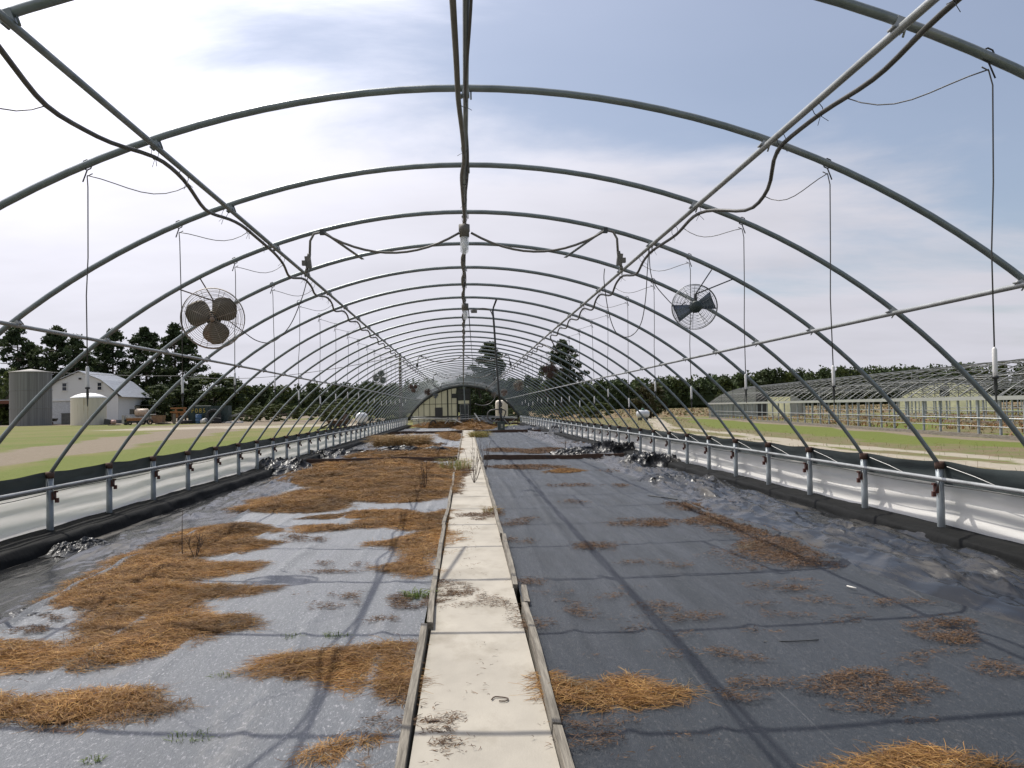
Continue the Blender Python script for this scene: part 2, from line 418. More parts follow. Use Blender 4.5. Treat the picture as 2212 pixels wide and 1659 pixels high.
g = link('ground', grid_mesh('ground', gxs, gys, zf, True, {'dirt': a_dirt, 'sand': a_sand, 'lush': a_lush, 'field': a_field, 'scrub': a_scrub}), gm)
tag(g, kind='structure')

# ------------------------------------------------------------------ the middle path with its edging boards
PX = lambda y: -.012 + .0043 * y              # the path drifts a little to the right
m_conc = mat('pale_concrete', (.325, .298, .248), .9, 0, .16, 2.2, bump=.3, bscale=120, spot=((.235, .21, .165), .40), bdist=.004, spotscale=2.3, stretch=(1, .6, 1))
pth = grid_mesh('path', np.linspace(-.272, .285, 8), np.arange(-2, 58.6, .25), lambda X, Y: .012 + .004 * perlin(X * 3, Y * .8), True)
V = np.zeros(len(pth.vertices) * 3, np.float32); pth.vertices.foreach_get('co', V); V = V.reshape(-1, 3); V[:, 0] += PX(V[:, 1]); pth.vertices.foreach_set('co', V.ravel())
path = tag(link('path', pth, m_conc), kind='structure')
def edging(side, joints, offs):
    for (y0, y1), (d0, d1) in zip(zip(joints[:-1], joints[1:]), offs):
        n = 9; b = MB(); w = .036; P = []
        for i in range(n):
            t = i / (n - 1); y = y0 + .012 + (y1 - y0 - .024) * t
            bow = .018 * math.sin(math.pi * t) * random.uniform(-1, 1) if n else 0
            x = PX(y) + side * (.292 + d0 + (d1 - d0) * t) + .003 * math.sin(3 * y)
            z = .045 + .012 * math.sin(y * 1.7 + side)
            P.append((x, y, z))
        Vv = []
        for x, y, z in P:
            lean = .010 * side
            Vv += [(x - w / 2, y, -.06), (x + w / 2, y, -.06), (x + w / 2 + lean, y, z), (x - w / 2 + lean, y, z + .004)]
        Fs = [(0, 3, 2, 1), tuple(4 * (n - 1) + k for k in range(4))]
        for i in range(n - 1):
            for k in range(4): Fs.append((4 * i + k, 4 * i + (k + 1) % 4, 4 * i + 4 + (k + 1) % 4, 4 * i + 4 + k))
        b.add(Vv, Fs); b.build('board', m_wood, path)
edging(-1, [-1.5, 2.9, 5.05, 6.85, 9.3, 11.6, 14.2, 17.5, 21.2, 26, 31, 37, 44, 51, 58], [(.0, .0), (.0, .012), (-.02, .01), (0, .01), (.02, 0), (0, .015), (.0, .02), (.01, .0), (0, 0), (.01, 0), (0, 0), (0, .01), (0, 0), (0, 0)])
edging(1, [-1.5, 3.4, 5.6, 6.15, 8.6, 11.8, 15, 18.4, 22, 27, 33, 40, 46, 52, 58], [(.0, .01), (.01, .03), (.05, .06), (.0, .02), (0, .01), (.01, 0), (0, 0), (0, .02), (0, 0), (0, 0), (0, 0), (0, .01), (0, 0), (0, 0)])

# ------------------------------------------------------------------ woven ground covers on both beds
def cloth_material(m, k, shine, ior, dust_glint):
    t = m.node_tree; nd = t.nodes; lk = t.links; p = nd['Principled BSDF']
    tcn = nd.new('ShaderNodeTexCoord')
    def noise(s, d=5, st=(1, 1, 1), r=.6):
        q = nd.new('ShaderNodeMapping'); q.inputs['Scale'].default_value = st; lk.new(tcn.outputs['Object'], q.inputs[0])
        n = nd.new('ShaderNodeTexNoise'); n.inputs['Scale'].default_value = s; n.inputs['Detail'].default_value = d; n.inputs['Roughness'].default_value = r
        lk.new(q.outputs[0], n.inputs['Vector']); return n.outputs[0]
    def rg(v, a, b, c=0.0, d=1.0):
        n = nd.new('ShaderNodeMapRange'); n.inputs[1].default_value = a; n.inputs[2].default_value = b; n.inputs[3].default_value = c; n.inputs[4].default_value = d; lk.new(v, n.inputs['Value']); return n.outputs[0]
    def mix(f, a, b):
        n = nd.new('ShaderNodeMix'); n.data_type = 'RGBA'; lk.new(f, n.inputs[0])
        for s_, v in ((6, a), (7, b)):
            if isinstance(v, tuple): n.inputs[s_].default_value = (*v, 1)
            else: lk.new(v, n.inputs[s_])
        return n.outputs[2]
    sxn = nd.new('ShaderNodeSeparateXYZ'); lk.new(tcn.outputs['Object'], sxn.inputs[0])
    def mth(op, a, b):
        n = nd.new('ShaderNodeMath'); n.operation = op
        for j_, v in enumerate((a, b)):
            if isinstance(v, (int, float)): n.inputs[j_].default_value = v
            else: lk.new(v, n.inputs[j_])
        return n.outputs[0]
    c = mix(rg(noise(1.3, 6, (1, .5, 1)), .3, .7), tuple(k * v for v in (.70, .96, 1.30)), tuple(k * v for v in (1.0, 1.35, 1.75)))
    c = mix(rg(noise(60, 4, (1, .4, 1), .85), .55, .66), c, (dust_glint, dust_glint, dust_glint * 1.04))     # pale flecks put the weave's sparkle into the colour, with some dust
    c = mix(rg(noise(2.2, 8, (1, .22, 1), .72), .58, .80, 0, .55), c, (dust_glint, dust_glint * .92, dust_glint * .80))     # dusty smears
    fr = mth('ABSOLUTE', mth('SUBTRACT', mth('FRACT', mth('MULTIPLY', mth('ADD', sxn.outputs[0], mth('MULTIPLY', noise(.35, 2), .12)), 3.1), 0), .5), 0)
    ln = mth('MULTIPLY', rg(fr, .016, .006), rg(noise(2.4, 4, (1, .5, 1)), .50, .66, 0, .30))   # broken marker threads woven along the cloth
    c = mix(ln, c, (.15, .15, .15))
    lk.new(c, p.inputs['Base Color'])
    p.inputs['IOR'].default_value = ior
    # the sheen runs in streaks along the cloth and in broad mottles
    rs = mth('ADD', mth('MULTIPLY', rg(noise(5.5, 5, (1, .10, 1), .65), .32, .68, -1, 1), .16), mth('MULTIPLY', rg(noise(1.6, 4, (1, .6, 1)), .3, .7, -1, 1), .05))
    lk.new(mth('ADD', rs, shine), p.inputs['Roughness'])
    b = nd.new('ShaderNodeBump'); b.inputs['Strength'].default_value = 1.0; b.inputs['Distance'].default_value = .014
    lk.new(noise(75, 4, (1, .45, 1), .9), b.inputs['Height'])
    b2_ = nd.new('ShaderNodeBump'); b2_.inputs['Strength'].default_value = .35; b2_.inputs['Distance'].default_value = .05
    lk.new(noise(6, 4, (1, .3, 1)), b2_.inputs['Height']); lk.new(b.outputs[0], b2_.inputs['Normal']); lk.new(b2_.outputs[0], p.inputs['Normal'])
def cedge(y, side):                            # where the cloth stops towards the wall
    return 3.02 + .16 * perlin(y * .45 + 7 * side, 3.3) + .06 * perlin(y * 1.7, 8.1)
def cloth_z(X, Y, side):
    z = .004 * fbm(X * 1.3, Y * .6, 2)
    for k, x0 in enumerate((-2.75, -2.2, -1.62, -1.02, -.55) if side < 0 else (.62, 1.0, 1.7, 2.35)):
        w = x0 + .10 * perlin(Y * .22 + 5 * k, k + .3)
        z = z + (.011 + .011 * perlin(Y * .5, k + 4.2)) * np.exp(-((X - w) / .045) ** 2)
    return z
cloth_l = bpy.data.materials.new('shiny_woven_cloth'); cloth_l.use_nodes = True; cloth_material(cloth_l, .034, .55, 2.12, .28)  # much paler flecks here paint the glare into the left cloth's colour
cloth_r = bpy.data.materials.new('dark_woven_cloth'); cloth_r.use_nodes = True; cloth_material(cloth_r, .0205, .52, 1.42, .075)
for side, lab in ((-1, 'shiny grey woven ground cloth left of the concrete path'), (1, 'dark blue grey woven ground cloth right of the concrete path')):
    us = np.linspace(0, 1, 150); ys = np.concatenate([np.arange(-1.5, 28, .1), np.arange(28, 58.5, .4)])
    U, Y = np.meshgrid(us, ys)
    x0 = side * .325 + PX(Y); x1 = side * cedge(Y, side)
    X = x0 + (x1 - x0) * U
    Z = cloth_z(X, Y, side) + .030 * sm(.985, 1, U) + .03 * sm(.93, 1, U) * np.maximum(0, perlin(Y * 1.1, side * 3.7))
    nx, ny = len(us), len(ys); i = (np.arange(ny - 1)[:, None] * nx + np.arange(nx - 1)[None]).ravel()
    Q = np.stack([i, i + 1, i + nx + 1, i + nx], 1) if side > 0 else np.stack([i, i + nx, i + nx + 1, i + 1], 1)
    tag(link('ground_cloth', fast_mesh('ground_cloth', np.stack([X, Y, Z], -1).reshape(-1, 3), Q, True), cloth_l if side < 0 else cloth_r), lab, 'ground cloth')

# ------------------------------------------------------------------ loose black film between the cloth and the walls
FOLDS = {}
for _s in (-1, 1):
    q = np.random.default_rng(5 + _s); FOLDS[_s] = []
    for _k in range(64 if _s > 0 else 34):
        y0 = q.uniform(1, 27); FOLDS[_s].append((q.uniform(3.15, 4.2) if _s > 0 else q.uniform(3.0, 3.75), y0, q.uniform(1.2, 5.0), q.uniform(-.10, .10), q.uniform(.035, .115) * (1 if _s > 0 else .75), q.uniform(.018, .045), q.uniform(.05, .16), q.uniform(0, 50), q.choice((-1, 1))))
def folds(X, Y, side):
    # long draped folds: each runs down the house, meanders, has one steep and one gentle flank, and dies out
    ax = np.abs(X); z = np.zeros(X.shape)
    for x0, y0, L_, sl_, h, wa, wb, sd_, fl in FOLDS[side]:
        t = (Y - y0) / L_
        d = (ax - x0 - sl_ * (Y - y0) - .09 * perlin(Y * .9 + sd_, sd_) - .03 * perlin(Y * 3.1 + sd_, sd_ + 2)) * fl
        win = sm(0, .18, t) * sm(1, .82, t) * (.75 + .5 * perlin(Y * 1.6 + sd_, 3.3))
        z = np.maximum(z, h * win * np.where(d > 0, np.exp(-d / wb), np.exp(d / wa)))
    return z
def film_z(X, Y, side):
    ax = np.abs(X)
    rid = lambda a, b: (1 - np.abs(perlin(a, b))) ** 3
    saw = lambda s: (s % 1.0) ** 1.5
    wx = X + .25 * perlin(X * .9, Y * .5)
    big = rid(wx * 2.1 + 3.7 * side, Y * .33 + 2 * side)
    mid = rid(wx * 4.3 + 11, Y * 1.5 + 5 * side + X)
    fin = rid(wx * 9 + Y * 2.2, Y * 5.2 - X * 3)
    if side > 0:
        mid = rid(wx * 5.2 + 11, Y * .62 + 5 * side + X); fin = rid(wx * 10 + Y * .9, Y * 1.9 - X * 2)
    if side < 0:
        env = sm(4.05, 3.3, ax + .25 * perlin(Y * .6, 1.7)); e2 = .25 + .75 * sm(-.25, .35, perlin(Y * .33, 9.4))
        z = -.035 + env * (.030 + e2 * (.055 * big + .045 * mid + .030 * fin + .010 * rng.uniform(0, 1, X.shape)))
        z = z + .015 * (1 - env) * rid(wx * 2.5, Y * .18)
    else:
        env = .30 + .70 * sm(4.30, 3.7, ax); e2 = .45 + .55 * sm(-.3, .3, perlin(Y * .28, 4.4))
        z = -.035 + env * (.012 + .060 * big + .030 * rid(wx * 4.4 + 5, Y * .55) + .085 * saw(ax * 2.7 + .9 * perlin(X * .7, Y * .33) + .22 * perlin(X * 3, Y * 1.3)) * sm(-.25, .3, perlin(X * .9 + 4, Y * .45)) + .060 * saw(-ax * 4.1 + .8 * perlin(X * .9, Y * .5 + 6) + .2 * perlin(X * 4, Y * 2)) * sm(-.1, .3, perlin(X * 1.1 + 9, Y * .6)) + e2 * (.034 * mid + .026 * fin)) + .04 * sm(4.05, 4.35, ax)
    z = z * (.75 if side > 0 else .55) + folds(X, Y, side) - .012
    return np.minimum(z, -.008 + .35 * np.maximum(0, ax - cedge(Y, side) + .05 * perlin(X * 6, Y * 3))) 
for side, lab in ((-1, 'wrinkled shiny black film lying beside the left wall'), (1, 'crumpled dusty black film lying beside the right wall')):
    xs = np.arange(2.72, 4.22 if side < 0 else 4.32, .021) * side
    if side < 0: xs = xs[::-1]
    ys = np.concatenate([np.arange(1.5, 13, .050), np.arange(13, 30, .10), np.arange(30, 60, .25)])
    X, Y = np.meshgrid(xs, ys); X = X + rng.uniform(-.005, .005, X.shape); Y = Y + rng.uniform(-.022, .022, X.shape)
    V = np.stack([X, Y, film_z(X, Y, side)], -1).reshape(-1, 3); nx, ny = len(xs), len(ys); i = (np.arange(ny - 1)[:, None] * nx + np.arange(nx - 1)[None]).ravel()
    fl = rng.uniform(size=len(i)) < .5
    T = np.concatenate([np.stack([i, i + 1, np.where(fl, i + nx + 1, i + nx)], 1), np.stack([np.where(fl, i, i + 1), i + nx + 1, i + nx], 1)])
    tag(link('plastic_film', fast_mesh('plastic_film', V, T, True), m_film), lab, 'plastic sheet')
def crumple(label, c, sx_, sy_, h, seed, cat='plastic sheet'):
    u = np.linspace(-1, 1, 72)
    def z(X, Y):
        r = np.sqrt((X * .9 + .15 * perlin(Y * 2 + seed, 1)) ** 2 + Y ** 2)
        e = sm(1.0, .45, r + .25 * perlin(X * 1.7 + seed, Y * 1.7))
        f = (1 - np.abs(perlin(X * 1.5 + seed, Y * 1.7 - seed))) ** 2 * .5 + (1 - np.abs(perlin(X * 2.9 - Y * 1.2 + seed, Y * 3.1))) ** 2 * .28 + .16 * (1 - np.abs(perlin(X * 6.0 + Y * 2, Y * 5 + seed))) ** 3
        return e * (.22 + f + rng.uniform(0, .035, X.shape)) * h - .02
    me = grid_mesh('plastic_heap', u, u, z, False)
    V = np.zeros(len(me.vertices) * 3, np.float32); me.vertices.foreach_get('co', V); V = V.reshape(-1, 3)
    V[:, :2] += rng.uniform(-.008, .008, (len(V), 2)); V[:, 0] += .10 * perlin(V[:, 1] * 4 + seed, V[:, 2] * 3); V[:, 1] += .10 * perlin(V[:, 0] * 4 - seed, V[:, 2] * 5)
    V[:, 0] *= sx_; V[:, 1] *= sy_; me.vertices.foreach_set('co', V.ravel()); me.update()
    return tag(link('plastic_heap', me, m_heap, loc=c), label, cat)
m_heap = mat('crumpled_black_film', (.009, .010, .011), .38, 0, .3, 6, spot=((.06, .052, .043), .34, .7), spec=.26)
c = gp(1290, 985); crumple('low heap of crumpled black plastic behind the nearer dividing board, right bed', (c[0] - .2, c[1] + .9, 0), .95, .7, .22, 3)
c = gp(1350, 985); crumple('tallest heap of crumpled black plastic against the right wall', (c[0] - .1, c[1] + 1.2, 0), .8, .8, .36, 9)
c = gp(1400, 1008); crumple('heap of crumpled black plastic spilling over the right end of the nearer dividing board', (c[0] + .15, c[1] + .3, 0), .8, .9, .30, 17)
c = gp(1445, 1040); crumple('flattened crumpled black plastic in front of the nearer dividing board, right side', (c[0] + .2, c[1], 0), .8, 1.4, .14, 27)
c = gp(800, 985); crumple('long heap of crumpled black plastic on the straw behind the left dividing board', (c[0] + .5, c[1] + .6, 0), 1.8, .8, .26, 33)
c = gp(700, 985); crumple('small black plastic heap at the left wall end of the nearer dividing board', (c[0] + .2, c[1] - .2, 0), .7, .8, .22, 41)
c = gp(715, 1008); crumple('shiny silver black plastic heap in front of the left dividing board', (c[0] - 1.0, c[1] - .9, 0), .8, 1.2, .30, 45)
c = gp(1175, 938); crumple('far heap of dark plastic on the right end of the farther dividing board', (c[0] + 1.3, c[1] + 1, 0), 1.2, 3, .5, 51)
c = gp(1145, 930); crumple('far scattered black plastic right of the hanging control box', (c[0], c[1] + 2, 0), 1.8, 4, .25, 57)
c = gp(850, 925); crumple('far heap of black and white plastic at the left wall', (c[0] - .5, c[1], 0), .8, 4, .4, 63)
c = gp(240, 1180); crumple('folded shiny black film edge sticking up from the straw near the left wall', (c[0] - .30, c[1], 0), .28, .45, .09, 71)
c = gp(88, 1325); crumple('small curled flap of black film on the straw, nearest the left corner', (c[0] - .1, c[1], 0), .22, .28, .03, 79)

# dividing boards laid across the beds
def divider(label, a, b, h, lf):
    m = MB(); n = 12; V = []
    for i in range(n):
        t = i / (n - 1); x = a[0] + (b[0] - a[0]) * t; y = a[1] + (b[1] - a[1]) * t; z = h + .03 * perlin(t * 5 + lf, lf) + .012
        V += [(x, y - .022, -.05), (x, y + .022, -.05), (x, y + .022, z), (x, y - .022, z)]
    Fs = [(0, 3, 2, 1), tuple(4 * (n - 1) + k for k in range(4))]
    for i in range(n - 1):
        for k in range(4): Fs.append((4 * i + k, 4 * i + 4 + k, 4 * i + 4 + (k + 1) % 4, 4 * i + (k + 1) % 4))
    m.add(V, Fs); tag(m.build('divider_board', m_brownwood), label, 'board', 'dividing boards across the beds')
divider('dark wet board across the left bed behind the wide straw mat', (-4.15, 22.0), (-.22, 21.4), .10, 1.3)
divider('dark wet board across the right bed below the black plastic heaps', (.46, 21.6), (4.0, 20.9), .10, 2.3)
divider('far dark board across the left bed behind the big grass clump', (-4.1, 46.2), (-.12, 45.6), .13, 3.3)
divider('far dark board across the right bed in front of the hanging control box', (.55, 45.4), (4.1, 44.6), .13, 4.3)
# ------------------------------------------------------------------ the greenhouse frame
GH = thing('greenhouse', 'long bare greenhouse frame of grey steel hoops over the two beds', 'greenhouse')
S0, HR = 1.524, 5.42
HC = 1.866 + 1.34 - HR                        # height of the hoop circle's centre
Yk = lambda k: 4.802 + S0 * (k - 1)
K0, K1 = -4, 42
HW = 4.57
zh = lambda x: math.sqrt(HR * HR - x * x) + HC
hp = []
a1 = math.asin(HW / HR)
for i in range(57):
    a = -a1 + 2 * a1 * i / 56
    hp.append((HR * math.sin(a), 0, HR * math.cos(a) + HC))
hme = MB().tube(hp, .0215, 10).mesh('hoop'); hme.materials.append(m_hoop)
pme = MB().tube([(0, 0, -.35), (0, 0, .70)], .0365, 12).mesh('post'); pme.materials.append(m_post)
cme = MB().tube([(0, 0, .665), (0, 0, .735)], .044, 12).mesh('collar'); cme.materials.append(m_ruststeel)
bme = MB().box((0, 0, 0), (.03, .05, .085)).box((.028, .008, -.05), (.035, .03, .05)).box((.02, 0, .045), (.03, .045, .02)).mesh('clamp'); bme.materials.append(m_redclamp)
wme = MB().tube([(0, 0, -.05), (.012, -.05, -.01), (.03, -.15, .09)], .004, 5).mesh('wire_stay'); wme.materials.append(m_dark)
for k in range(K0, K1 + 1):
    y = Yk(k)
    j = (0 if k < 3 else random.uniform(-.015, .015))
    h = link('hoop', hme, None, GH, (0, y + j, random.uniform(-.006, .006)))
    h.rotation_euler = (random.uniform(-.003, .003), random.uniform(-.0015, .0015), random.uniform(-.002, .002))
    for sd in (-1, 1):
        p = link('post', pme, None, GH, (sd * HW, y + j, 0))
        if k < 24:
            link('collar', cme, None, p)
            c = link('clamp', bme, None, p, (-sd * .052, -.02, .475)); c.rotation_euler = (0, 0, 0 if sd < 0 else math.pi)
            wv = link('wire_stay', wme, None, p, (-sd * .06, 0, .475)); wv.scale = (-sd, 1 if sd < 0 else 1, 1)
Y0, Y1 = Yk(K0), Yk(K1)
def wavy(x, z, amp, step=1.0):
    return [(x + amp * perlin(y * .11, x), y, z + amp * perlin(y * .13 + 5, x)) for y in np.arange(Y0, Y1 + .01, step)]
for x, dz, dx, r, m in ((0, -.045, 0, .0165, m_hoop), (-1.78, -.043, .014, .017, m_hoop), (1.78, -.043, -.014, .018, m_galv), (-3.34, -.034, .024, .0165, m_galv), (3.34, -.034, -.024, .018, m_galv)):
    MB().tube(wavy(x + dx, zh(x) + dz, .012), r, 8).build('purlin', m, GH)
    kb = MB().box((0, 0, .022), (.044, .04, .056)).tube([(-.025, -.03, 0), (-.025, .03, 0)], .006, 5).tube([(.03, 0, -.02), (.03, 0, .05)], .005, 5).mesh('cross_clamp')
    kb.materials.append(m)
    for k in range(K0, 15):
        o = link('cross_clamp', kb, None, GH, (x + dx, Yk(k), zh(x) + dz)); o.rotation_euler = (0, math.asin(x / HR), 0)
for sd in (-1, 1):
    MB().tube(wavy(sd * 4.505, .575, .012), .0205, 8).build('side_rail', m_galv, GH)
# side walls of film with a dark cloth band, and the plastic covered sill they stand on
ys = np.concatenate([np.arange(0, 20, .08), np.arange(20, Y1, .25)])
def wall_sheet(name, m, sd, z0, z1, nz, xf, zt=None):
    zs = np.linspace(0, 1, nz); T, Yg = np.meshgrid(zs, ys)
    top = z1 if zt is None else z1 + zt(Yg)
    Z = z0 + (top - z0) * T; X = sd * xf(T, Yg)
    nx, ny = len(zs), len(ys); i = (np.arange(ny - 1)[:, None] * nx + np.arange(nx - 1)[None]).ravel()
    Q = np.stack([i, i + 1, i + nx + 1, i + nx], 1)
    return link(name, fast_mesh(name, np.stack([X, Yg, Z], -1).reshape(-1, 3), Q, True), m, GH)
ph = lambda Y: (Y - 4.802) / S0
sag = lambda Y: -.020 * np.abs(np.sin(np.pi * ph(Y))) ** 1.3 + .008 * perlin(Y * 2, 3)
wr = lambda T, Y, sd: .014 * np.sin(T * 19 + 2.2 * perlin(Y * .45, sd * 5 + .5) + .6 * Y * .3) * (1 - .3 * T) + .009 * perlin(T * 3 + 2, Y * .6 + sd * 9) + .004 * perlin(T * 9, Y * .9) + .0045 * np.sin(T * 46 + 3 * perlin(Y * .3, sd * 3 + .2) + 1.5 * perlin(Y * 1.1, T * 2)) * sm(-.3, .3, perlin(Y * .5, T * 3 + 7))
for sd in (-1, 1):
    wall_sheet('curtain', m_curtain, sd, .04, .60, 26, lambda T, Y: 4.682 + .022 * np.sin(np.pi * T) * (.5 + .5 * np.sin(np.pi * ph(Y)) ** 2) + wr(T, Y, sd))
    wall_sheet('curtain_band', m_band, sd, .515, .735, 8, lambda T, Y: 4.622 + .012 * np.sin(T * 5 + 2 * perlin(Y * .4, 2)) + .008 * perlin(T * 4, Y), sag)
    cord = [(sd * (4.60), y, .50 + .012 * math.sin(y * 2)) for y in np.arange(Y0, Y1, .5)]
    MB().tube(cord, .004, 4).build('curtain_cord', m_dark, GH)
    us = np.linspace(0, 1, 14); U, Yg = np.meshgrid(us, np.concatenate([np.arange(0, 24, .07), np.arange(24, Y1, .3)]))
    # inner face, rounded edge, top and outer face of the sill
    ang = np.clip((U - .30) / .2, 0, 1)
    inner = (4.17 if sd < 0 else 4.27)
    X = np.where(U < .30, inner + .05 * U / .3, inner + .05 + .05 * ang + (4.72 - inner - .10) * np.clip((U - .5) / .5, 0, 1))
    Z = np.where(U < .30, -.06 + .14 * U / .3, .08 + .02 * np.sin(ang * math.pi / 2)) + .0 * Yg
    X = X + .018 * fbm(Yg * 1.6, U * 4 + sd, 3) * sm(1, .5, U); Z = Z + .012 * fbm(Yg * 1.3 + 3, U * 5 - sd, 3)
    nx, ny = U.shape[1], U.shape[0]; i = (np.arange(ny - 1)[:, None] * nx + np.arange(nx - 1)[None]).ravel()
    link('sill', fast_mesh('sill', np.stack([sd * X, Yg, Z], -1).reshape(-1, 3), np.stack([i, i + 1, i + nx + 1, i + nx], 1), True), m_sill, GH)
# loose white string across the band of the right wall
for k in range(2, 12):
    y = Yk(k); P = [(4.60, y - .08, .69), (4.60, y - .5, .63), (4.605, y - .95, .545)]
    MB().tube(P, .0035, 4).build('string', m_whitepvc, GH)
# covered roof and end wall at the far end
m_roofsheet = mat('grey_roof_sheet', (.38, .40, .42), .5, 0, .12, 2, trans=.5)
V, Q = [], []
aa = np.linspace(math.asin(-3.3 / HR), math.asin(2.2 / HR), 24); yy = [58.2, 60.2, 62.2, 64.2, Y1 + .1]
for y in yy:
    for a in aa: V.append(((HR + .035) * math.sin(a), y, (HR + .035) * math.cos(a) + HC))
for i in range(len(yy) - 1):
    for j in range(len(aa) - 1): Q.append((i * 24 + j, i * 24 + j + 1, i * 24 + 25 + j, i * 24 + 24 + j))
link('roof_sheet', fast_mesh('roof_sheet', V, Q, True), m_roofsheet, GH)
m_dkgreen = mat('dark_end_frame', (.030, .034, .030), .6, 0, .3, 4)
m_panel = mat('pale_yellow_panel', (.60, .595, .49), .55, 0, .10, 2.0, stretch=(1, 1, .5), spot=((.47, .465, .38), .35), trans=.5)
arch = [(p[0] * .975, Y1, p[2] - .09) for p in hp]
EW = thing('end_wall', None, None); EW.parent = GH
MB().tube(arch, .085, 8).build('arch_frame', m_dkgreen, EW)
xs_ = [-4.15, -3.65, -3.22, -2.75, -2.28, -1.78, -1.30, -.98, -.55]
YE = Y1 + .12
for a, b in zip(xs_[:-1], xs_[1:]):
    zt = min(zh(a), zh(b)) - .16
    levels = [-.05, .62, .70, 1.72, 1.74, zt]
    for lo, hi in ((-.05, .64), (.78, min(1.72, zt)), (1.76, zt)):
        if hi - lo < .08: continue
        tl = zh(a) - .16 if hi == zt else hi; tr = zh(b) - .16 if hi == zt else hi
        if a == -.98 and lo > 1.7: tl = tr = 2.2
        MB().prism([(a + .02, YE, lo), (b - .02, YE, lo), (b - .02, YE, tr), (a + .02, YE, tl)], (0, .02, 0)).build('panel', m_panel, EW)
    MB().box((b, YE - .03, (zh(b) - .16) / 2), (.035 if b != -1.30 else .11, .05, zh(b) - .10)).build('batten', m_dkgreen, EW)
MB().prism([(-.95, YE, 2.56), (-.62, YE, 2.56), (-.57, YE, 3.0), (-.96, YE, 2.98)], (0, .02, 0)).build('panel', m_panel, EW)
MB().box((-.76, YE + .02, 2.38), (.42, .04, .33)).build('vent_opening', m_dark, EW)
MB().box((-2.3, YE - .06, .71), (4.0, .08, .13)).build('rail', m_dkgreen, EW)
MB().box((-2.3, YE - .05, 1.74), (3.4, .06, .03)).build('rail', m_dkgreen, EW)
MB().box((-2.02, YE - .1, 1.05), (.62, .2, .82)).box((-1.95, YE - .22, .80), (.16, .1, .18)).build('louvre_box', m_dark, EW)
# doorway
for x in (-.52, .50): MB().box((x, YE - .02, 1.53), (.12, .12, 3.1)).build('door_post', m_dkgreen, EW)
for z0, z1, mm in ((2.02, 2.55, m_dark), (2.58, 2.98, m_dark)):
    MB().box((0, YE, (z0 + z1) / 2), (.9, .04, z1 - z0)).build('dark_panel', mm, EW)
MB().box((0, YE, 1.86), (.88, .04, .26)).build('panel', m_panel, EW)
dr = MB().box((-.30, YE, .80), (.05, .05, 1.75)).box((.36, YE, .80), (.05, .05, 1.75)).box((.03, YE, 1.65), (.61, .05, .05)).box((.03, YE, .85), (.61, .05, .06)).box((.03, YE, -.04), (.61, .05, .06)).build('door', m_galv, EW)
MB().box((.03, YE + .03, .80), (.62, .01, 1.7)).build('door_screen', mat('door_mesh', (.075, .085, .085), .8), EW)
MB().tube([(.12, Y1 - .4, -.05), (.03, Y1 - .3, 3.1)], .05, 8).build('king_post', m_hoop, GH)

# ------------------------------------------------------------------ hoses along the upper purlins, conduit on the ridge
def hose(label, x, side, r, knots, m, cat='hose', ext=Y1):
    ys_ = [k[0] for k in knots]; dx_ = [k[1] for k in knots]; dz_ = [k[2] for k in knots]
    yy = np.arange(knots[0][0], knots[-1][0], .12)
    # smooth interpolation of the hanging bights
    def sm_i(v):
        o = np.interp(yy, ys_, v); kz = np.hanning(7); kz /= kz.sum()
        return np.convolve(np.pad(o, 3, mode='edge'), kz, 'valid')
    X, Z = sm_i(dx_), sm_i(dz_)
    P = [(x + a, y, zh(x) - .05 + b) for a, y, b in zip(X, yy, Z)]
    o = tag(MB().tube(P, r, 8).build('hose', m), label, cat)
    return o, P
kl = [(-2, .0, -.03), (3.0, -.01, -.03), (3.9, -.16, -.10), (4.55, -.11, -.07), (4.8, 0, -.03), (5.3, 0, -.03), (6.0, -.07, -.09), (6.33, -.03, -.04), (6.6, .01, -.03), (7.85, .0, -.03)]
y = 7.85
while y < 66:
    kl += [(y + .5, -.02, -.05), (y + .95, -.07, -.09 - random.uniform(0, .04)), (y + S0 - .1, 0, -.035)]; y += S0
hl, PL_ = hose('black irrigation hose tied under the left upper purlin in wavy bights', -1.78, -1, .0125, kl, m_cable)
kr = [(-2, .03, -.03), (3.1, .03, -.035), (3.6, .07, -.06), (4.1, .03, -.035), (4.75, .02, -.035), (5.15, .16, -.14), (5.65, .20, -.19), (6.1, .05, -.05), (6.33, .0, -.035), (7.0, .03, -.06), (7.85, 0, -.04)]
y = 7.85
while y < 66:
    kr += [(y + .5, .03, -.05), (y + 1.0, .07, -.10 - random.uniform(0, .05)), (y + S0 - .1, 0, -.035)]; y += S0
kr = [(a, b + (.22 if 17.5 < a < 18.6 else 0), c - (.24 if 17.5 < a < 18.6 else 0)) for a, b, c in kr]
hr, PR_ = hose('black irrigation hose tied under the right upper purlin with a deep hanging loop', 1.78, 1, .0125, kr, m_cable)
kc = [(-2, -.075, -.02), (3.0, -.072, -.01), (4.3, -.050, -.01), (4.8, -.045, -.02), (5.3, -.020, -.045), (5.9, -.005, -.045), (6.3, -.03, -.03), (7.4, -.01, -.04), (7.85, 0, -.05)]
y = 7.85
while y < 66: kc += [(y + .4, -.03, -.02), (y + 1.1, -.03, -.02), (y + S0, .0, -.045)]; y += S0
hc_, PC_ = hose('thick grey electric conduit strapped beside the ridge purlin', 0, 0, .0155, kc, m_cablebr, 'conduit')
P2 = [(.010 + .012 * math.sin(y * 2.3), y, zh(0) - .055 + .012 * math.cos(y * 2.3)) for y in np.arange(-2, Y1 - 1, .15)]
tag(MB().tube(P2, .008, 6).build('cable', m_cable), 'thin black cable twisted round the ridge purlin', 'cable')
tie = MB().tube([(.024 * math.cos(t), 0, .040 * math.sin(t)) for t in np.linspace(0, 2 * math.pi, 10)[:-1]], .0022, 4, closed=True)
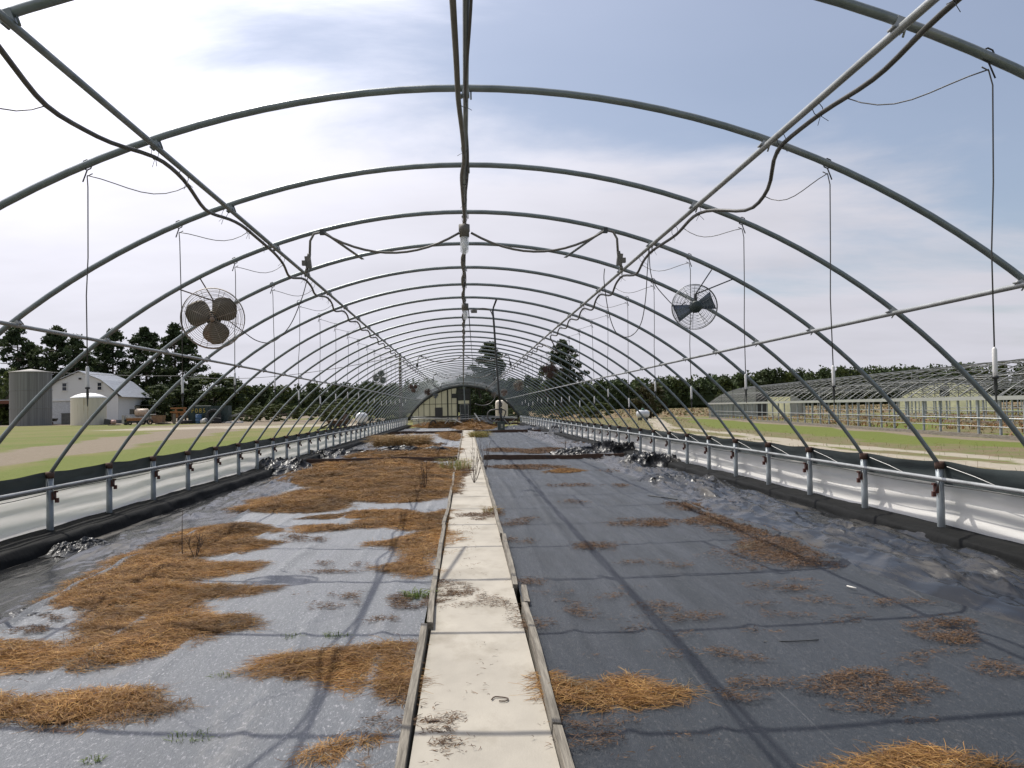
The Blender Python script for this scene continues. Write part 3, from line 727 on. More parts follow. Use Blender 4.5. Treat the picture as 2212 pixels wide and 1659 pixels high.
tie.tube([(0, .004, -.036), (.02, -.02, -.085)], .0018, 4).tube([(0, -.004, -.036), (-.03, .01, -.075)], .0016, 4)
tme = tie.mesh('cable_tie'); tme.materials.append(m_tie)
for o, P, x in ((hl, PL_, -1.78), (hr, PR_, 1.78), (hc_, PC_, 0)):
    yt = 2.9
    while yt < 17:
        p = min(P, key=lambda q: abs(q[1] - yt))
        if abs(p[0] - x) + abs(p[2] - zh(x) + .08) > .06: yt += .25; continue
        c = link('cable_tie', tme, None, o, ((x + p[0]) / 2, p[1], (zh(x) - .045 + p[2]) / 2))
        c.rotation_euler = (0, random.uniform(-.5, .5), random.uniform(-.6, .6)); yt += random.uniform(.55, .8)

# ------------------------------------------------------------------ drip lines hanging from the hoops
def drip(k, sd):
    n = ORD[k] if k < len(ORD) else None
    y = Yk(k); x = sd * 2.15
    row = 'left' if sd < 0 else 'right'
    t = thing('drip_line', f'{n} drip line with white weight from the near end, {row} row', 'drip line', (x, y, 0), 0, 'drip lines hanging from the roof hoops')
    zt = zh(x) - .03; xd = random.uniform(-.02, .02); sw = random.uniform(-.03, .02)
    zb = 1.63 + random.uniform(-.03, .03) * (1 if k < 3 else 3) if sd < 0 else 1.53 + random.uniform(-.04, .04) * (1 if k < 3 else 2.4)
    MB().tube([(.03 * -sd, 0, zt - .02), (0, 0, zt - .035), (.008, -.01, zt - .10), (.006 + xd * .3, 0, zt - .5), (xd, sw * .5, zb + .4), (xd, sw, zb)], .0034, 6).build('cord', m_cable, t)
    MB().lathe([(0, zb + .005), (.005, zb), (.0095, zb - .008), (.0095, zb - .10), (.009, zb - .115), (0, zb - .126)], (xd, sw, 0), 10).build('weight_tube', m_whitepvc, t)
    MB().lathe([(.004, zb - .115), (.014, zb - .118), (.014, zb - .126), (.006, zb - .13), (.009, zb - .16), (.004, zb - .19), (.003, zb - .22), (0, zb - .23)], (xd, sw, 0), 8).build('sprinkler', m_dark, t)
    MB().tube([(.028 * math.cos(a), 0, zt + .03 + .03 * math.sin(a)) for a in np.linspace(0, 2 * math.pi, 9)[:-1]], .004, 5, closed=True).tube([(0, 0, zt), (-sd * -.02, -.01, zt - .07)], .0045, 4).build('hanger_clip', m_tie, t)
    # feeder loop from the hose on the purlin
    P = []; oy = random.uniform(.45, .65)
    hq = min(PL_ if sd < 0 else PR_, key=lambda q: abs(q[1] - y - oy)); xh, oy, zh_ = hq[0] - x, hq[1] - y, hq[2]
    for q in np.linspace(0, 1, 9):
        P.append((xh * (1 - q) + (-sd * -.0) * q, oy * (1 - q), zh_ + (zt - .03 - zh_) * q - .09 * math.sin(math.pi * q) * (1.25 - q)))
    MB().tube(P, .003, 5).build('feed_tube', m_cable, t)
for k in range(0, 19):
    for sd in (-1, 1): drip(k, sd)
# ------------------------------------------------------------------ circulation fans
def fan(label, c, dia, aim, roll, mg, mb, blade='paddle', hang=None, rings=13, front=True, guard=True, nb=3, mm=None):
    """axis +Z of the local frame points out of the front guard; aim = direction of that axis"""
    mm = mm or m_motor
    t = thing('fan', label, 'fan', tuple(c), 0, 'circulation fans hanging from the hoops')
    Rr = dia / 2
    q = Vector(aim).to_track_quat('Z', 'Y').to_matrix() @ Matrix.Rotation(roll, 3, 'Z')
    X = lambda p: q @ Vector(p)
    circ = lambda r, z, n=36: [X((r * math.cos(a), r * math.sin(a), z)) for a in np.linspace(0, 2 * math.pi, n + 1)[:-1]]
    seg = 36 if rings > 8 else 20
    w = .0017 if rings > 8 else .004
    dep = .085
    if guard:
        f, b = MB(), MB()
        prof = lambda s: .5 * dep + .035 * (1 - s * s)          # domed front and back
        for i in range(rings):
            s = .10 + .88 * (i + .5) / rings
            f.tube(circ(Rr * s, prof(s), seg), w, 4, closed=True)
            if i % 2 == 0: b.tube(circ(Rr * s, -prof(s) * .9, seg), w, 4, closed=True)
        for k in range(8):
            a = 2 * math.pi * k / 8
            pts = [X((Rr * s * math.cos(a), Rr * s * math.sin(a), prof(s))) for s in (.05, .35, .65, .9, .99)]
            f.tube(pts + [X((Rr * math.cos(a), Rr * math.sin(a), 0))], w * 1.25, 5)
            pts = [X((Rr * s * math.cos(a + .2), Rr * s * math.sin(a + .2), -prof(s) * .9)) for s in (.2, .55, .9, .99)]
            b.tube(pts + [X((Rr * math.cos(a + .2), Rr * math.sin(a + .2), 0))], w * 1.25, 5)
        f.lathe([(0, .0), (Rr * .085, -.001), (Rr * .085, -.009), (0, -.01)], X((0, 0, prof(0) + .006)), 14, q)
        f.build('front_guard', mg, t); b.build('back_guard', mg, t)
    rim = MB().lathe([(Rr * .985, -.028), (Rr, -.034), (Rr * 1.012, -.02), (Rr * 1.012, .02), (Rr, .034), (Rr * .985, .028)], (0, 0, 0), 48 if rings > 8 else 24, q)
    rim.build('rim', mg, t)
    for k in range(nb):
        a0 = 2 * math.pi * k / nb + .35
        V = []; n = 9
        rad = np.linspace(.10, .86, n)
        for s in rad:
            u = (s - .10) / .76
            hw = Rr * ((.06 + .40 * math.sin(math.pi * (u * .90 + .05)) ** .85) if blade == 'paddle' else (.16 + .26 * u))
            off = .0 if blade == 'paddle' else Rr * .05 * u
            for e in (-1, -.33, .33, 1):
                tw = .42 - .18 * u
                x, y, z = Rr * s, e * hw * math.cos(tw) + off, e * hw * math.sin(tw) * .55 + .012 * (1 - e * e)
                ca, sa = math.cos(a0), math.sin(a0)
                V.append(X((x * ca - y * sa, x * sa + y * ca, z - .005)))
        Fs = [(i * 4 + j, i * 4 + j + 1, i * 4 + 5 + j, i * 4 + 4 + j) for i in range(n - 1) for j in range(3)]
        b = MB().add(V, Fs, True).build('blade', mb, t)
        sol = b.modifiers.new('thick', 'SOLIDIFY'); sol.thickness = .003
    MB().lathe([(0, .03), (Rr * .12, .025), (Rr * .13, -.02), (0, -.02)], (0, 0, 0), 14, q).build('hub', mm, t)
    MB().lathe([(0, -.03), (Rr * .24, -.032), (Rr * .26, -.05), (Rr * .26, -.15), (Rr * .22, -.165), (0, -.168)], (0, 0, 0), 20, q).build('motor', mm, t)
    if hang:
        m = MB(); top = X((Rr * .1, 0, -.10))
        base = Vector((0, 0, Rr * .55)) + X((0, 0, -.10))
        m.bar(X((0, 0, -.10)), base, .035, .02)
        for h in hang: m.tube([base, Vector(h) - Vector(c)], .006 if rings > 8 else .009, 6)
        m.build('mounting_bracket', m_ruststeel if mg is m_guard else m_dark, t)
    return t
cL = at(460, 688, 7.72); cR = at(1500, 663, 7.72)
hL = [tuple(at(430, 598, Yk(3))), tuple(at(378, 622, Yk(3)))]; hR = [tuple(at(1537, 583, Yk(3))), tuple(at(1588, 601, Yk(3)))]
fan('large fan with rusty wire guard and three brown paddle blades, left side', cL, .555, (.20, -1, -.22), .35, m_guard, m_blade, 'paddle', hL, 14)
fan('fan seen from its motor side with two wide blue grey blades, right side', cR, .425, (.16, 1, .10), 2.42, m_guardg, m_bladeb, 'square', hR, 13, nb=2)
def ffan(label, px, py, Y, dia, mg, mb, aim=(.1, -1, -.1), roll=0.0, **k):
    c = at(px, py, Y); sd = 1 if c[0] > 0 else -1
    hk = min(range(K0, K1 + 1), key=lambda q: abs(Yk(q) - Y)); yh = Yk(hk)
    fan(label, c, dia, aim, roll, mg, mb, 'paddle', [(c[0] - sd * .05, yh, zh(c[0] - sd * .05)), (c[0] + sd * .25, yh, zh(c[0] + sd * .25))], 6, **k)
m_gw = mat('white_guard_wire', (.55, .55, .52), .5, 0, .1, 10)
m_rb = mat('rust_brown_fan', (.10, .060, .042), .7, 0, .3, 10)
m_rd = mat('dark_rust_fan', (.07, .04, .03), .7, 0, .3, 10)
ffan('fan with three dark green blades and a white rim, left side', 821, 815, Yk(15), .50, m_gw, m_rub, roll=.9)
ffan('open rust brown fan with no guard, left side behind the green one', 893, 838, Yk(24), .50, m_rb, m_rb, (.35, -1, 0), .2, guard=False)
ffan('small reddish rusty fan far back on the left', 924, 847, Yk(33), .48, m_rb, m_rb, (.3, -1, 0), .6)
ffan('farthest small grey fan on the left beside the pale end wall', 941, 854.5, Yk(40), .46, m_guardg, m_bladeb, (.1, -1, 0), .1)
ffan('dark rusty fan in front of the tall pine, right side', 1187, 801, Yk(14), .50, m_rd, m_rd, (-.2, -1, -.1), .3)
ffan('grey brown fan with wire guard in the middle of the right row', 1120, 833, Yk(23), .50, m_guard, m_blade, (-.1, -1, -.1), .5)
ffan('rusty fan just left of the lower right purlin, above the white tank', 1089, 848.5, Yk(32), .48, m_guard, m_rb, (-.1, -1, 0), .2)
ffan('farthest right fan, round and grey in front of the dark opening', 1067, 853, Yk(39), .46, m_guard, m_blade, (-.1, -1, 0), .8)

# ------------------------------------------------------------------ lamps, boxes and their cables
def jar_lamp(label, c, s=1.0):
    t = thing('lamp', label, 'lamp', c)
    MB().lathe([(0, .10 * s), (.052 * s, .095 * s), (.052 * s, .03 * s), (.046 * s, .025 * s), (.046 * s, -.02 * s), (0, -.02 * s)], (0, 0, 0), 16).build('holder', m_cablebr, t)
    MB().lathe([(.040 * s, -.01 * s), (.041 * s, -.13 * s), (.034 * s, -.165 * s), (.015 * s, -.18 * s), (0, -.182 * s)], (0, 0, 0), 18).build('glass_jar', m_bulbglass, t)
    MB().lathe([(0, -.02 * s), (.014 * s, -.03 * s), (.016 * s, -.05 * s), (.028 * s, -.085 * s), (.024 * s, -.115 * s), (0, -.125 * s)], (0, 0, 0), 14).build('bulb', m_bulb, t)
    return t
YL = Yk(3) - .10
lp = at(1003, 505, YL)
jar_lamp('nearer clear jar lamp with a grey holder under the ridge purlin', (lp[0], lp[1], lp[2] - .01))
lp2 = at(1005.5, 668, Yk(7))
jar_lamp('second jar lamp further back under the ridge purlin', (lp2[0], lp2[1], lp2[2]))
def sagline(a, b, s, n=14):
    a, b = np.array(a), np.array(b)
    return [tuple(a + (b - a) * t - np.array([0, 0, 4 * s * t * (1 - t)])) for t in np.linspace(0, 1, n)]
def droop(k, YY, sd, label, d2, main):
    z0 = 2.985 if main else 3.0
    a = (sd * .055, YY, z0); b = (sd * 1.33, YY - (.0 if main else 0), 3.0); c = (sd * 1.44, YY, 2.80)
    P = sagline(a, b, .19)[:-1] + [b, (sd * 1.40, YY, 2.985), (sd * 1.435, YY, 2.92), c]
    t = thing('cable', label, 'cable', (0, 0, 0))
    MB().tube(P, .0115 if main else .014, 7).build('conductor', m_cablebr, t)
    MB().tube([b, c], .001, 4)
    bx = MB().box((sd * 1.455, YY, 2.72), (.050, .05, .11), M=Matrix.Rotation(sd * .12, 3, 'Y')).box((sd * 1.49, YY - .02, 2.71), (.035, .04, .045))
    bx.tube([(sd * 1.445, YY, 2.80), (sd * 1.45, YY, 2.76)], .018, 8).tube([(sd * 1.468, YY, 2.66), (sd * 1.474, YY, 2.62)], .016, 8)
    bx.build('outlet_box', m_cablebr if main else m_dark, t)
    st = thing('strut', d2, 'strut', (0, 0, 0))
    kk = min(range(K0, K1), key=lambda q: abs(Yk(q) - YY))
    MB().bar((sd * 1.32, Yk(kk) - .05, zh(1.32) - .03), (sd * 1.15, Yk(kk + 1) + .05, zh(1.15) - .035), .035, .006).build('flat_bar', m_hoop, st)
    MB().box((sd * 1.325, YY, 3.0), (.04, .04, .05)).build('strap', m_dark, st)
for i, (k, nm) in enumerate(((3, 'nearest'), (15, 'second'), (24, 'third'), (33, 'farthest'))):
    for sd in (-1, 1):
        w = 'left' if sd < 0 else 'right'
        droop(k, Yk(k) - (.1 if i == 0 else 0), sd, f'{nm} drooping cable from the ridge to the {w}, ending in an outlet box', f'{nm} flat metal strut between two hoops, {w} of the ridge', i == 0)
pb = lambda pts, Y: [tuple(at(x, y, Y + dy)) for x, y, dy in pts]
def smooth_path(P, n=6):
    P = [Vector(p) for p in P]; o = []
    for i in range(len(P) - 1):
        p0, p1, p2, p3 = P[max(i - 1, 0)], P[i], P[i + 1], P[min(i + 2, len(P) - 1)]
        for t in np.linspace(0, 1, n, endpoint=False):
            o.append(.5 * ((2 * p1) + (p2 - p0) * t + (2 * p0 - 5 * p1 + 4 * p2 - p3) * t * t + (3 * p1 - p0 - 3 * p2 + p3) * t ** 3))
    return o + [P[-1]]
tag(MB().tube(smooth_path(pb([(672, 572, .05), (662, 610, .05), (650, 650, .1), (625, 705, .15), (590, 738, .15), (555, 736, .1), (520, 712, .0), (490, 690, -.02)], Yk(3))), .0045, 5).build('cable', m_cable), 'thin black power cable looping from the left outlet box to the rusty fan', 'cable')
tag(MB().tube(smooth_path(pb([(1306, 580, .05), (1305, 610, .05), (1316, 680, .1), (1334, 722, .15), (1362, 726, .15), (1384, 700, .15), (1394, 650, .1), (1398, 590, .05), (1402, 530, 0)], Yk(3))), .0045, 5).build('cable', m_cable), 'thin black cable hanging in a deep loop below the right outlet box', 'cable')
tag(MB().tube(smooth_path(pb([(1402, 530, 0), (1408, 600, 0), (1440, 645, 0), (1462, 662, 0), (1482, 652, -.08)], Yk(3))), .0045, 5).build('cable', m_cable), 'thin black cable from the right upper purlin to the motor fan', 'cable')
# hanging control box on its drop pipe
cb = thing('control_box', 'dark control box with a pale label hanging low from a long drop pipe', 'control box', (0, 0, 0))
YB = Yk(7) - .1
A = lambda x, y, d=0: tuple(at(x, y, YB + d))
MB().tube([A(1064, 668), A(1067, 700), A(1071, 760), A(1077, 840), A(1080, 868)], .017, 8).tube([tuple(at(1072, 648, Yk(6))), A(1066, 664), A(1064, 674)], .015, 8).build('drop_pipe', m_dark, cb)
MB().tube(smooth_path([A(1016, 672), A(1030, 668), A(1045, 666), A(1058, 670), A(1064, 682)]), .008, 6).box(A(1024, 673), (.10, .05, .045)).build('feed_cable', m_cablebr, cb)
MB().box(A(1080, 873), (.04, .05, .10)).box(A(1081, 887), (.06, .06, .09)).box(A(1079, 880), (.03, .09, .03)).tube(smooth_path([A(1078, 866), A(1084, 872), A(1082, 879), A(1077, 876)]), .007, 6).build('hook', m_dark, cb)
MB().tube(smooth_path([A(1079, 884), A(1062, 886), A(1054, 893), A(1055, 904), A(1064, 911), A(1076, 910)]), .012, 7).tube(smooth_path([A(1082, 884), A(1092, 888), A(1089, 900), A(1083, 912)]), .010, 7).build('coiled_cable', m_cable, cb)
MB().tube([A(1080, 886), A(1084, 912)], .022, 8).build('stem', m_dark, cb)
bx = A(1082.5, 920)
MB().box(bx, (.118, .09, .128)).box((bx[0], bx[1], bx[2] + .07), (.126, .10, .014)).build('casing', m_motor, cb)
MB().box((bx[0] + .012, bx[1] - .047, bx[2] - .002), (.034, .004, .066)).build('label_plate', m_panel, cb)
MB().box((bx[0] + .012, bx[1] - .050, bx[2] - .014), (.014, .004, .014)).build('switch', m_dark, cb)
tag(MB().tube(smooth_path(pb([(1070, 853, 0), (1068, 862, 0), (1058, 872, 0), (1042, 876, 0), (1026, 872, 0)], Yk(20))), .02, 6).build('cable', m_cable), 'thick dark cable loop hanging from the small far right fan', 'cable')
tag(MB().tube([tuple(at(1012, 668, Yk(7))), tuple(at(1019, 760, Yk(7) + 20)), tuple(at(1028, 850, Yk(36)))], .009, 5).build('cable', m_dark), 'thin straight wire running down from the second jar lamp', 'cable')

# ------------------------------------------------------------------ clutter at the far end of the house
bm = thing('irrigation_boom', 'white and grey pipe boom on small wheels lying across the far end', 'irrigation boom', (0, 0, 0))
YD = 62.5
for z, m, r in ((.60, m_whitepvc, .03), (.72, m_galv, .02), (.48, m_dark, .02)):
    MB().tube([(x, YD + .3 * math.sin(x), z + .05 * math.sin(x * 1.3 + z * 9)) for x in np.linspace(-4.0, 4.0, 24)], r, 6).build('pipe', m, bm)
for x in (-3.1, -.9, 1.9, 3.4):
    MB().bar((x - .5, YD, .6), (x, YD, .02), .05, .05).bar((x + .5, YD, .6), (x, YD, .02), .05, .05).build('leg', m_galv, bm)
for x in (-2.3, ): MB().lathe([(.14, -.05), (.25, -.05), (.25, .05), (.14, .05), (.14, -.05)], (x, YD - .2, .28), 16, Matrix.Rotation(math.pi / 2, 3, 'X')).build('wheel', m_dark, bm)
def plank(label, a, b, w, h, m, cat='board', name='loose_board'): tag(MB().bar(a, b, w, h).build(name, m), label, cat)
m_whitewood = mat('white_painted_wood', (.62, .60, .55), .7, 0, .12, 5)
plank('white pipe leaning to the left across the far end clutter', tuple(at(1025, 893, 61)), tuple(at(1046, 923, 59)), .07, .07, m_whitewood)
plank('white plank lying slanted beside the far walkway end', tuple(at(978, 904, 60)), tuple(at(1001, 915, 59)), .06, .06, m_whitewood)
plank('short white stick standing slanted in the far left weeds', tuple(at(961, 915, 60)), tuple(at(972, 902, 60)), .05, .05, m_whitewood)
plank('brown board lying across the far right end', (1.5, 63.6, .35), (4.1, 63.6, .42), .1, .22, m_brownwood)
plank('lower brown board at the far right end', (1.6, 63.2, .10), (4.2, 62.9, .14), .2, .12, m_brownwood)
crumple('pale bundle of pipes and film piled on the far right bed', tuple(at(1042, 909, 61)[:2]) + (.0,), .8, 1.2, .75, 91, 'scrap pile').data.materials[0] = mat('grey_scrap', (.22, .22, .21), .6, 0, .6, 9, spot=((.5, .48, .44), .4))
# the poly tank beyond the end
tk = thing('water_tank', 'cream white plastic tank with rounded ribs on a dark stand beyond the far end', 'tank', tuple(at(1084, 899.6, 74)))
def rr_box(w, d, h, r, z0, n=5):
    pr = []
    for cx, cy, a0 in ((w/2-r, d/2-r, 0), (-w/2+r, d/2-r, 90), (-w/2+r, -d/2+r, 180), (w/2-r, -d/2+r, 270)):
        for i in range(n): a = R(a0 + 90 * i / (n - 1)); pr.append((cx + r * math.cos(a), cy + r * math.sin(a)))
    return pr
pr = rr_box(1.08, 1.0, 1, .22, 0); m = MB(); V = []
for s, z in ((.97, 0), (1, .06), (1, 1.20), (.97, 1.32), (.86, 1.41), (.6, 1.45)): V += [(x * s, y * s, z) for x, y in pr]
n = len(pr); Fs = [(i * n + k, i * n + (k + 1) % n, (i + 1) * n + (k + 1) % n, (i + 1) * n + k) for i in range(5) for k in range(n)] + [tuple(5 * n + k for k in range(n))]
m.add(V, Fs, True).build('shell', mat('cream_plastic', (.66, .60, .50), .5, 0, .1, 3, spot=((.40, .33, .22), .36), stretch=(3, 3, .5)), tk)
for x in (-.28, .0, .28): MB().box((x, -.50, .62), (.05, .03, 1.1)).build('rib', mat('cream_rib', (.58, .52, .42), .5), tk)
MB().box((0, 0, -.42), (1.2, 1.1, .80)).build('stand', m_dkgreen, tk)

# ------------------------------------------------------------------ straw, litter, weeds
def in_poly(P, poly):
    x, y = P[:, 0], P[:, 1]; c = np.zeros(len(P), bool); n = len(poly)
    for i in range(n):
        (x0, y0), (x1, y1) = poly[i], poly[(i + 1) % n]
        if y0 == y1: continue
        m = ((y0 > y) != (y1 > y)) & (x < (x1 - x0) * (y - y0) / (y1 - y0) + x0); c ^= m
    return c
def edge_dist(P, poly):
    d = np.full(len(P), 1e9); n = len(poly)
    for i in range(n):
        a, b = np.array(poly[i]), np.array(poly[(i + 1) % n]); e = b - a
        t = np.clip(((P - a) @ e) / max(1e-9, e @ e), 0, 1); d = np.minimum(d, np.hypot(*(P - a - t[:, None] * e).T))
    return d
class Straw:
    def __init__(s): s.V, s.F, s.C, s.n = [], [], [], 0
    def strands(s, P, L, w, th, rise, colr, curl=.5, base=0.0):
        """flat bent ribbons: P (n,3) starts, L lengths, th yaw, rise pitch (rad)"""
        n = len(P); L = np.asarray(L); th = np.asarray(th); rise = np.asarray(rise)
        d = np.stack([np.cos(th) * np.cos(rise), np.sin(th) * np.cos(rise), np.sin(rise)], 1)
        th2 = th + rng.normal(0, curl, n); r3 = rise * .2 - rng.uniform(0, .35, n) * (rise > .1)
        d2 = np.stack([np.cos(th2) * np.cos(r3), np.sin(th2) * np.cos(r3), np.sin(r3)], 1)
        A = P; B = A + d * (L * .5)[:, None]; C = B + d2 * (L * .5)[:, None]
        C[:, 2] = np.maximum(C[:, 2], A[:, 2] * .25 + .004)
        sd = np.stack([-np.sin(th), np.cos(th), rng.normal(0, .6, n)], 1); sd /= np.linalg.norm(sd, axis=1)[:, None]
        ww = (np.asarray(w) * .5 * np.ones(n))[:, None] * sd
        V = np.stack([A - ww, A + ww, B - ww, B + ww, C - ww * .4, C + ww * .4], 1).reshape(-1, 3)
        i = s.n + 6 * np.arange(n)
        s.F += [np.stack([i, i + 1, i + 3, i + 2], 1), np.stack([i + 2, i + 3, i + 5, i + 4], 1)]
        s.V.append(V); s.C.append(np.repeat(colr, 6, axis=0)); s.n += 6 * n
    def build(s, name, m, **k):
        me = fast_mesh(name, np.concatenate(s.V), np.concatenate(s.F), False, np.concatenate(s.C))
        return tag(link(name, me, m), **k)
HAYC = np.array([(.285, .148, .036), (.205, .098, .023), (.365, .215, .064), (.130, .058, .017), (.240, .118, .028)])
LITC = np.array([(.085, .044, .020), (.125, .064, .026), (.050, .028, .016), (.17, .095, .040)])
def pick(pal, n, jit=.22): return pal[rng.integers(0, len(pal), n)] * rng.uniform(1 - jit, 1 + jit, (n, 1))
hay, lit = Straw(), Straw()
hayV, hayF, hayN = [], [], 0
def hay_patch(px, dens=3200, L=(.035, .12), w=.0024, hmax=.10, grow=.20, pal=HAYC, mat_=True, holes=(), flow=None, tilt=.35):
    global hayN
    poly = [tuple(gp(x, y)[:2]) for x, y in px]
    hol = [[tuple(gp(x, y)[:2]) for x, y in h] for h in holes]
    a = np.array(poly); lo, hi = a.min(0) - .1, a.max(0) + .1
    def inside(P):
        J = P + .07 * np.stack([perlin(P[:, 0] * 5, P[:, 1] * 5), perlin(P[:, 0] * 5 + 9, P[:, 1] * 5)], 1) + .16 * np.stack([perlin(P[:, 0] * 1.3, P[:, 1] * 1.6), perlin(P[:, 0] * 1.1 + 9, P[:, 1] * .9)], 1)
        m = in_poly(J, poly)
        for h in hol: m &= ~in_poly(J, h)
        return m, J
    def H(P, d):
        return np.minimum(hmax, grow * np.maximum(0, d - .03)) * np.clip(.55 + .65 * perlin(P[:, 0] * 2.1, P[:, 1] * 1.5) + .45 * perlin(P[:, 0] * 6, P[:, 1] * 6), .10, 1.4)
    n = int(np.prod(hi - lo) * dens * 3.0); P = rng.uniform(lo, hi, (n, 2)); m, J = inside(P); P, J = P[m], J[m]
    d = edge_dist(J, poly)
    for h in hol: d = np.minimum(d, edge_dist(J, h))
    keep = rng.uniform(0, 1, len(P)) < np.clip(.16 + d / .09, 0, 1) * np.clip(1.5 + 1.0 * perlin(P[:, 0] * 4.2 + 8, P[:, 1] * 3.1), .15, 1); P, d = P[keep], d[keep]; n = len(P)
    h = H(P, d)
    P3 = np.column_stack([P, h * rng.uniform(.55, 1.1, n) + .006])
    sc_ = np.clip(P[:, 1] / 7.5, 1, 4)
    # lying stems follow broad swirls
    th = 2.2 * perlin(P[:, 0] * .9 + 3, P[:, 1] * .7) + rng.normal(0, .75, n) + (0 if flow is None else flow) + np.where(rng.uniform(size=n) < .5, math.pi, 0)
    c = pick(pal, n) * np.clip(1 - .24 * sm(7, 12, P[:, 1]) + .55 * perlin(P[:, 0] * 1.8, P[:, 1] * 1.8 + 4) + .25 * perlin(P[:, 0] * 5, P[:, 1] * 5), .45, 1.5)[:, None]
    hay.strands(P3, rng.uniform(*L, n) * (1 + .15 * (sc_ - 1)), w * sc_, th, np.abs(rng.normal(.08, tilt * .5, n)) * (d > .04), c, .4)
    # tangled tufts that stand up out of the mat
    nt_ = int(n / 420); ci = rng.integers(0, max(1, n), nt_)
    for j in ci:
        q = 26; s_ = sc_[j]; rr_ = rng.uniform(0, .055, q) * s_; a_ = rng.uniform(0, 2 * math.pi, q)
        PP = np.column_stack([P[j, 0] + rr_ * np.cos(a_), P[j, 1] + rr_ * np.sin(a_), np.full(q, h[j] * .7)])
        gcol = pick(pal, q) if rng.uniform() < .7 else pick(np.array([(.23, .19, .12), (.15, .11, .06)]), q)
        hay.strands(PP, rng.uniform(.04, .10, q) * (1 + .2 * (s_ - 1)), w * 1.1 * s_, a_ + rng.normal(0, .6, q), np.clip(rng.normal(.55, .3, q), .05, 1.3), gcol, .9)
    if mat_:
        st = .05 if lo[1] < 9 else .10
        xs, ys_ = np.arange(lo[0], hi[0], st), np.arange(lo[1], hi[1], st)
        X, Y = np.meshgrid(xs, ys_); G = np.column_stack([X.ravel(), Y.ravel()]); m, J = inside(G); d = edge_dist(J, poly)
        for h_ in hol: d = np.minimum(d, edge_dist(J, h_))
        m &= (d > .09) & (perlin(G[:, 0] * 4.2 + 8, G[:, 1] * 3.1) > -.5); z = np.where(m, H(G, d) * .75 + .004, -.02)
        nx, ny = len(xs), len(ys_); i = (np.arange(ny - 1)[:, None] * nx + np.arange(nx - 1)[None]).ravel(); Q = np.stack([i, i + 1, i + nx + 1, i + nx], 1)
        mm = m[Q].sum(1) >= 3; hayV.append(np.column_stack([G, z])); hayF.append(Q[mm] + hayN); hayN += len(G)
def litter(cx, cy, rx, ry, dens=2200, pal=LITC, L=(.014, .045), w=.0030, store=None, core=.75):
    store = store or lit
    poly = [tuple(gp(cx + rx * 1.15 * math.cos(t), cy + ry * 1.15 * math.sin(t))[:2]) for t in np.linspace(0, 2 * math.pi, 15)[:-1]]
    a = np.array(poly); lo, hi = a.min(0), a.max(0); n = int(np.prod(hi - lo) * dens * 4.0)
    if n < 4: return
    P = rng.uniform(lo, hi, (n, 2)); J = P + .12 * np.stack([perlin(P[:, 0] * 3, P[:, 1] * 3), perlin(P[:, 0] * 3 + 9, P[:, 1] * 3)], 1)
    m = in_poly(J, poly); P, J = P[m], J[m]; d = edge_dist(J, poly)
    nz = perlin(P[:, 0] * 3.2 + cx, P[:, 1] * 3.6) + .8 * perlin(P[:, 0] * 11, P[:, 1] * 13)
    keep = (nz > rng.normal(-.05, .22, len(P))) & (rng.uniform(size=len(P)) < np.clip(d / max(.05, .55 * d.max()), .08, 1) * core); P = P[keep]; n = len(P)
    if n < 2: return
    s_ = np.clip(P[:, 1] / 7.5, 1, 4)
    store.strands(np.column_stack([P, rng.uniform(.008, .026, n)]), rng.uniform(*L, n) * (1 + .25 * (s_ - 1)), w * s_, rng.normal(0, .9, n) + np.where(rng.uniform(size=n) < .5, math.pi, 0), np.abs(rng.normal(0, .22, n)), pick(pal, n), .8)

c3 = lambda pts: [(518.4 + x / 4, 921.7 + y / 4) for x, y in pts]
c4 = lambda pts: [(518.4 + x / 4, 1244.2 + y / 4) for x, y in pts]
c6 = lambda pts: [(1036.9 + x / 4, 1244.2 + y / 4) for x, y in pts]
# left bed, from the camera to the far end
hay_patch([(-160, 1470), (0, 1490), (150, 1497), (290, 1490), (350, 1493), (402, 1520), (330, 1560), (200, 1590), (100, 1602), (40, 1588), (-150, 1570)], 3600, hmax=.12)
hay_patch([(75, 1298), (140, 1262), (200, 1245), (230, 1225), (300, 1180), (390, 1150), (470, 1135), (560, 1130), (602, 1145), (560, 1165), (600, 1172), (520, 1195), (440, 1205), (480, 1212), (602, 1217), (540, 1235), (430, 1250), (415, 1260), (500, 1264), (622, 1275), (560, 1296), (440, 1303), (405, 1318), (470, 1328), (595, 1345), (560, 1362), (440, 1386), (420, 1398), (290, 1422), (170, 1450), (90, 1443), (-60, 1462), (-140, 1400), (-60, 1375), (60, 1378), (150, 1386), (205, 1372), (150, 1340), (112, 1322)], 2900, hmax=.13)
hay_patch(c3([(0, 705), (150, 640), (470, 585), (640, 530), (300, 485), (430, 420), (640, 340), (820, 318), (960, 330), (1300, 305), (1640, 320), (1880, 400), (1860, 520), (1810, 610), (1700, 640), (1400, 662), (1210, 652), (1000, 642), (800, 730), (500, 752), (0, 730), (-120, 725)]), 1500, L=(.09, .24), hmax=.11,
          holes=[c3([(900, 560), (985, 538), (1060, 560), (960, 578)]), c3([(1230, 610), (1330, 594), (1380, 612), (1260, 645)]), c3([(1030, 478), (1120, 468), (1110, 484)]), c3([(590, 430), (690, 422), (640, 440)])])
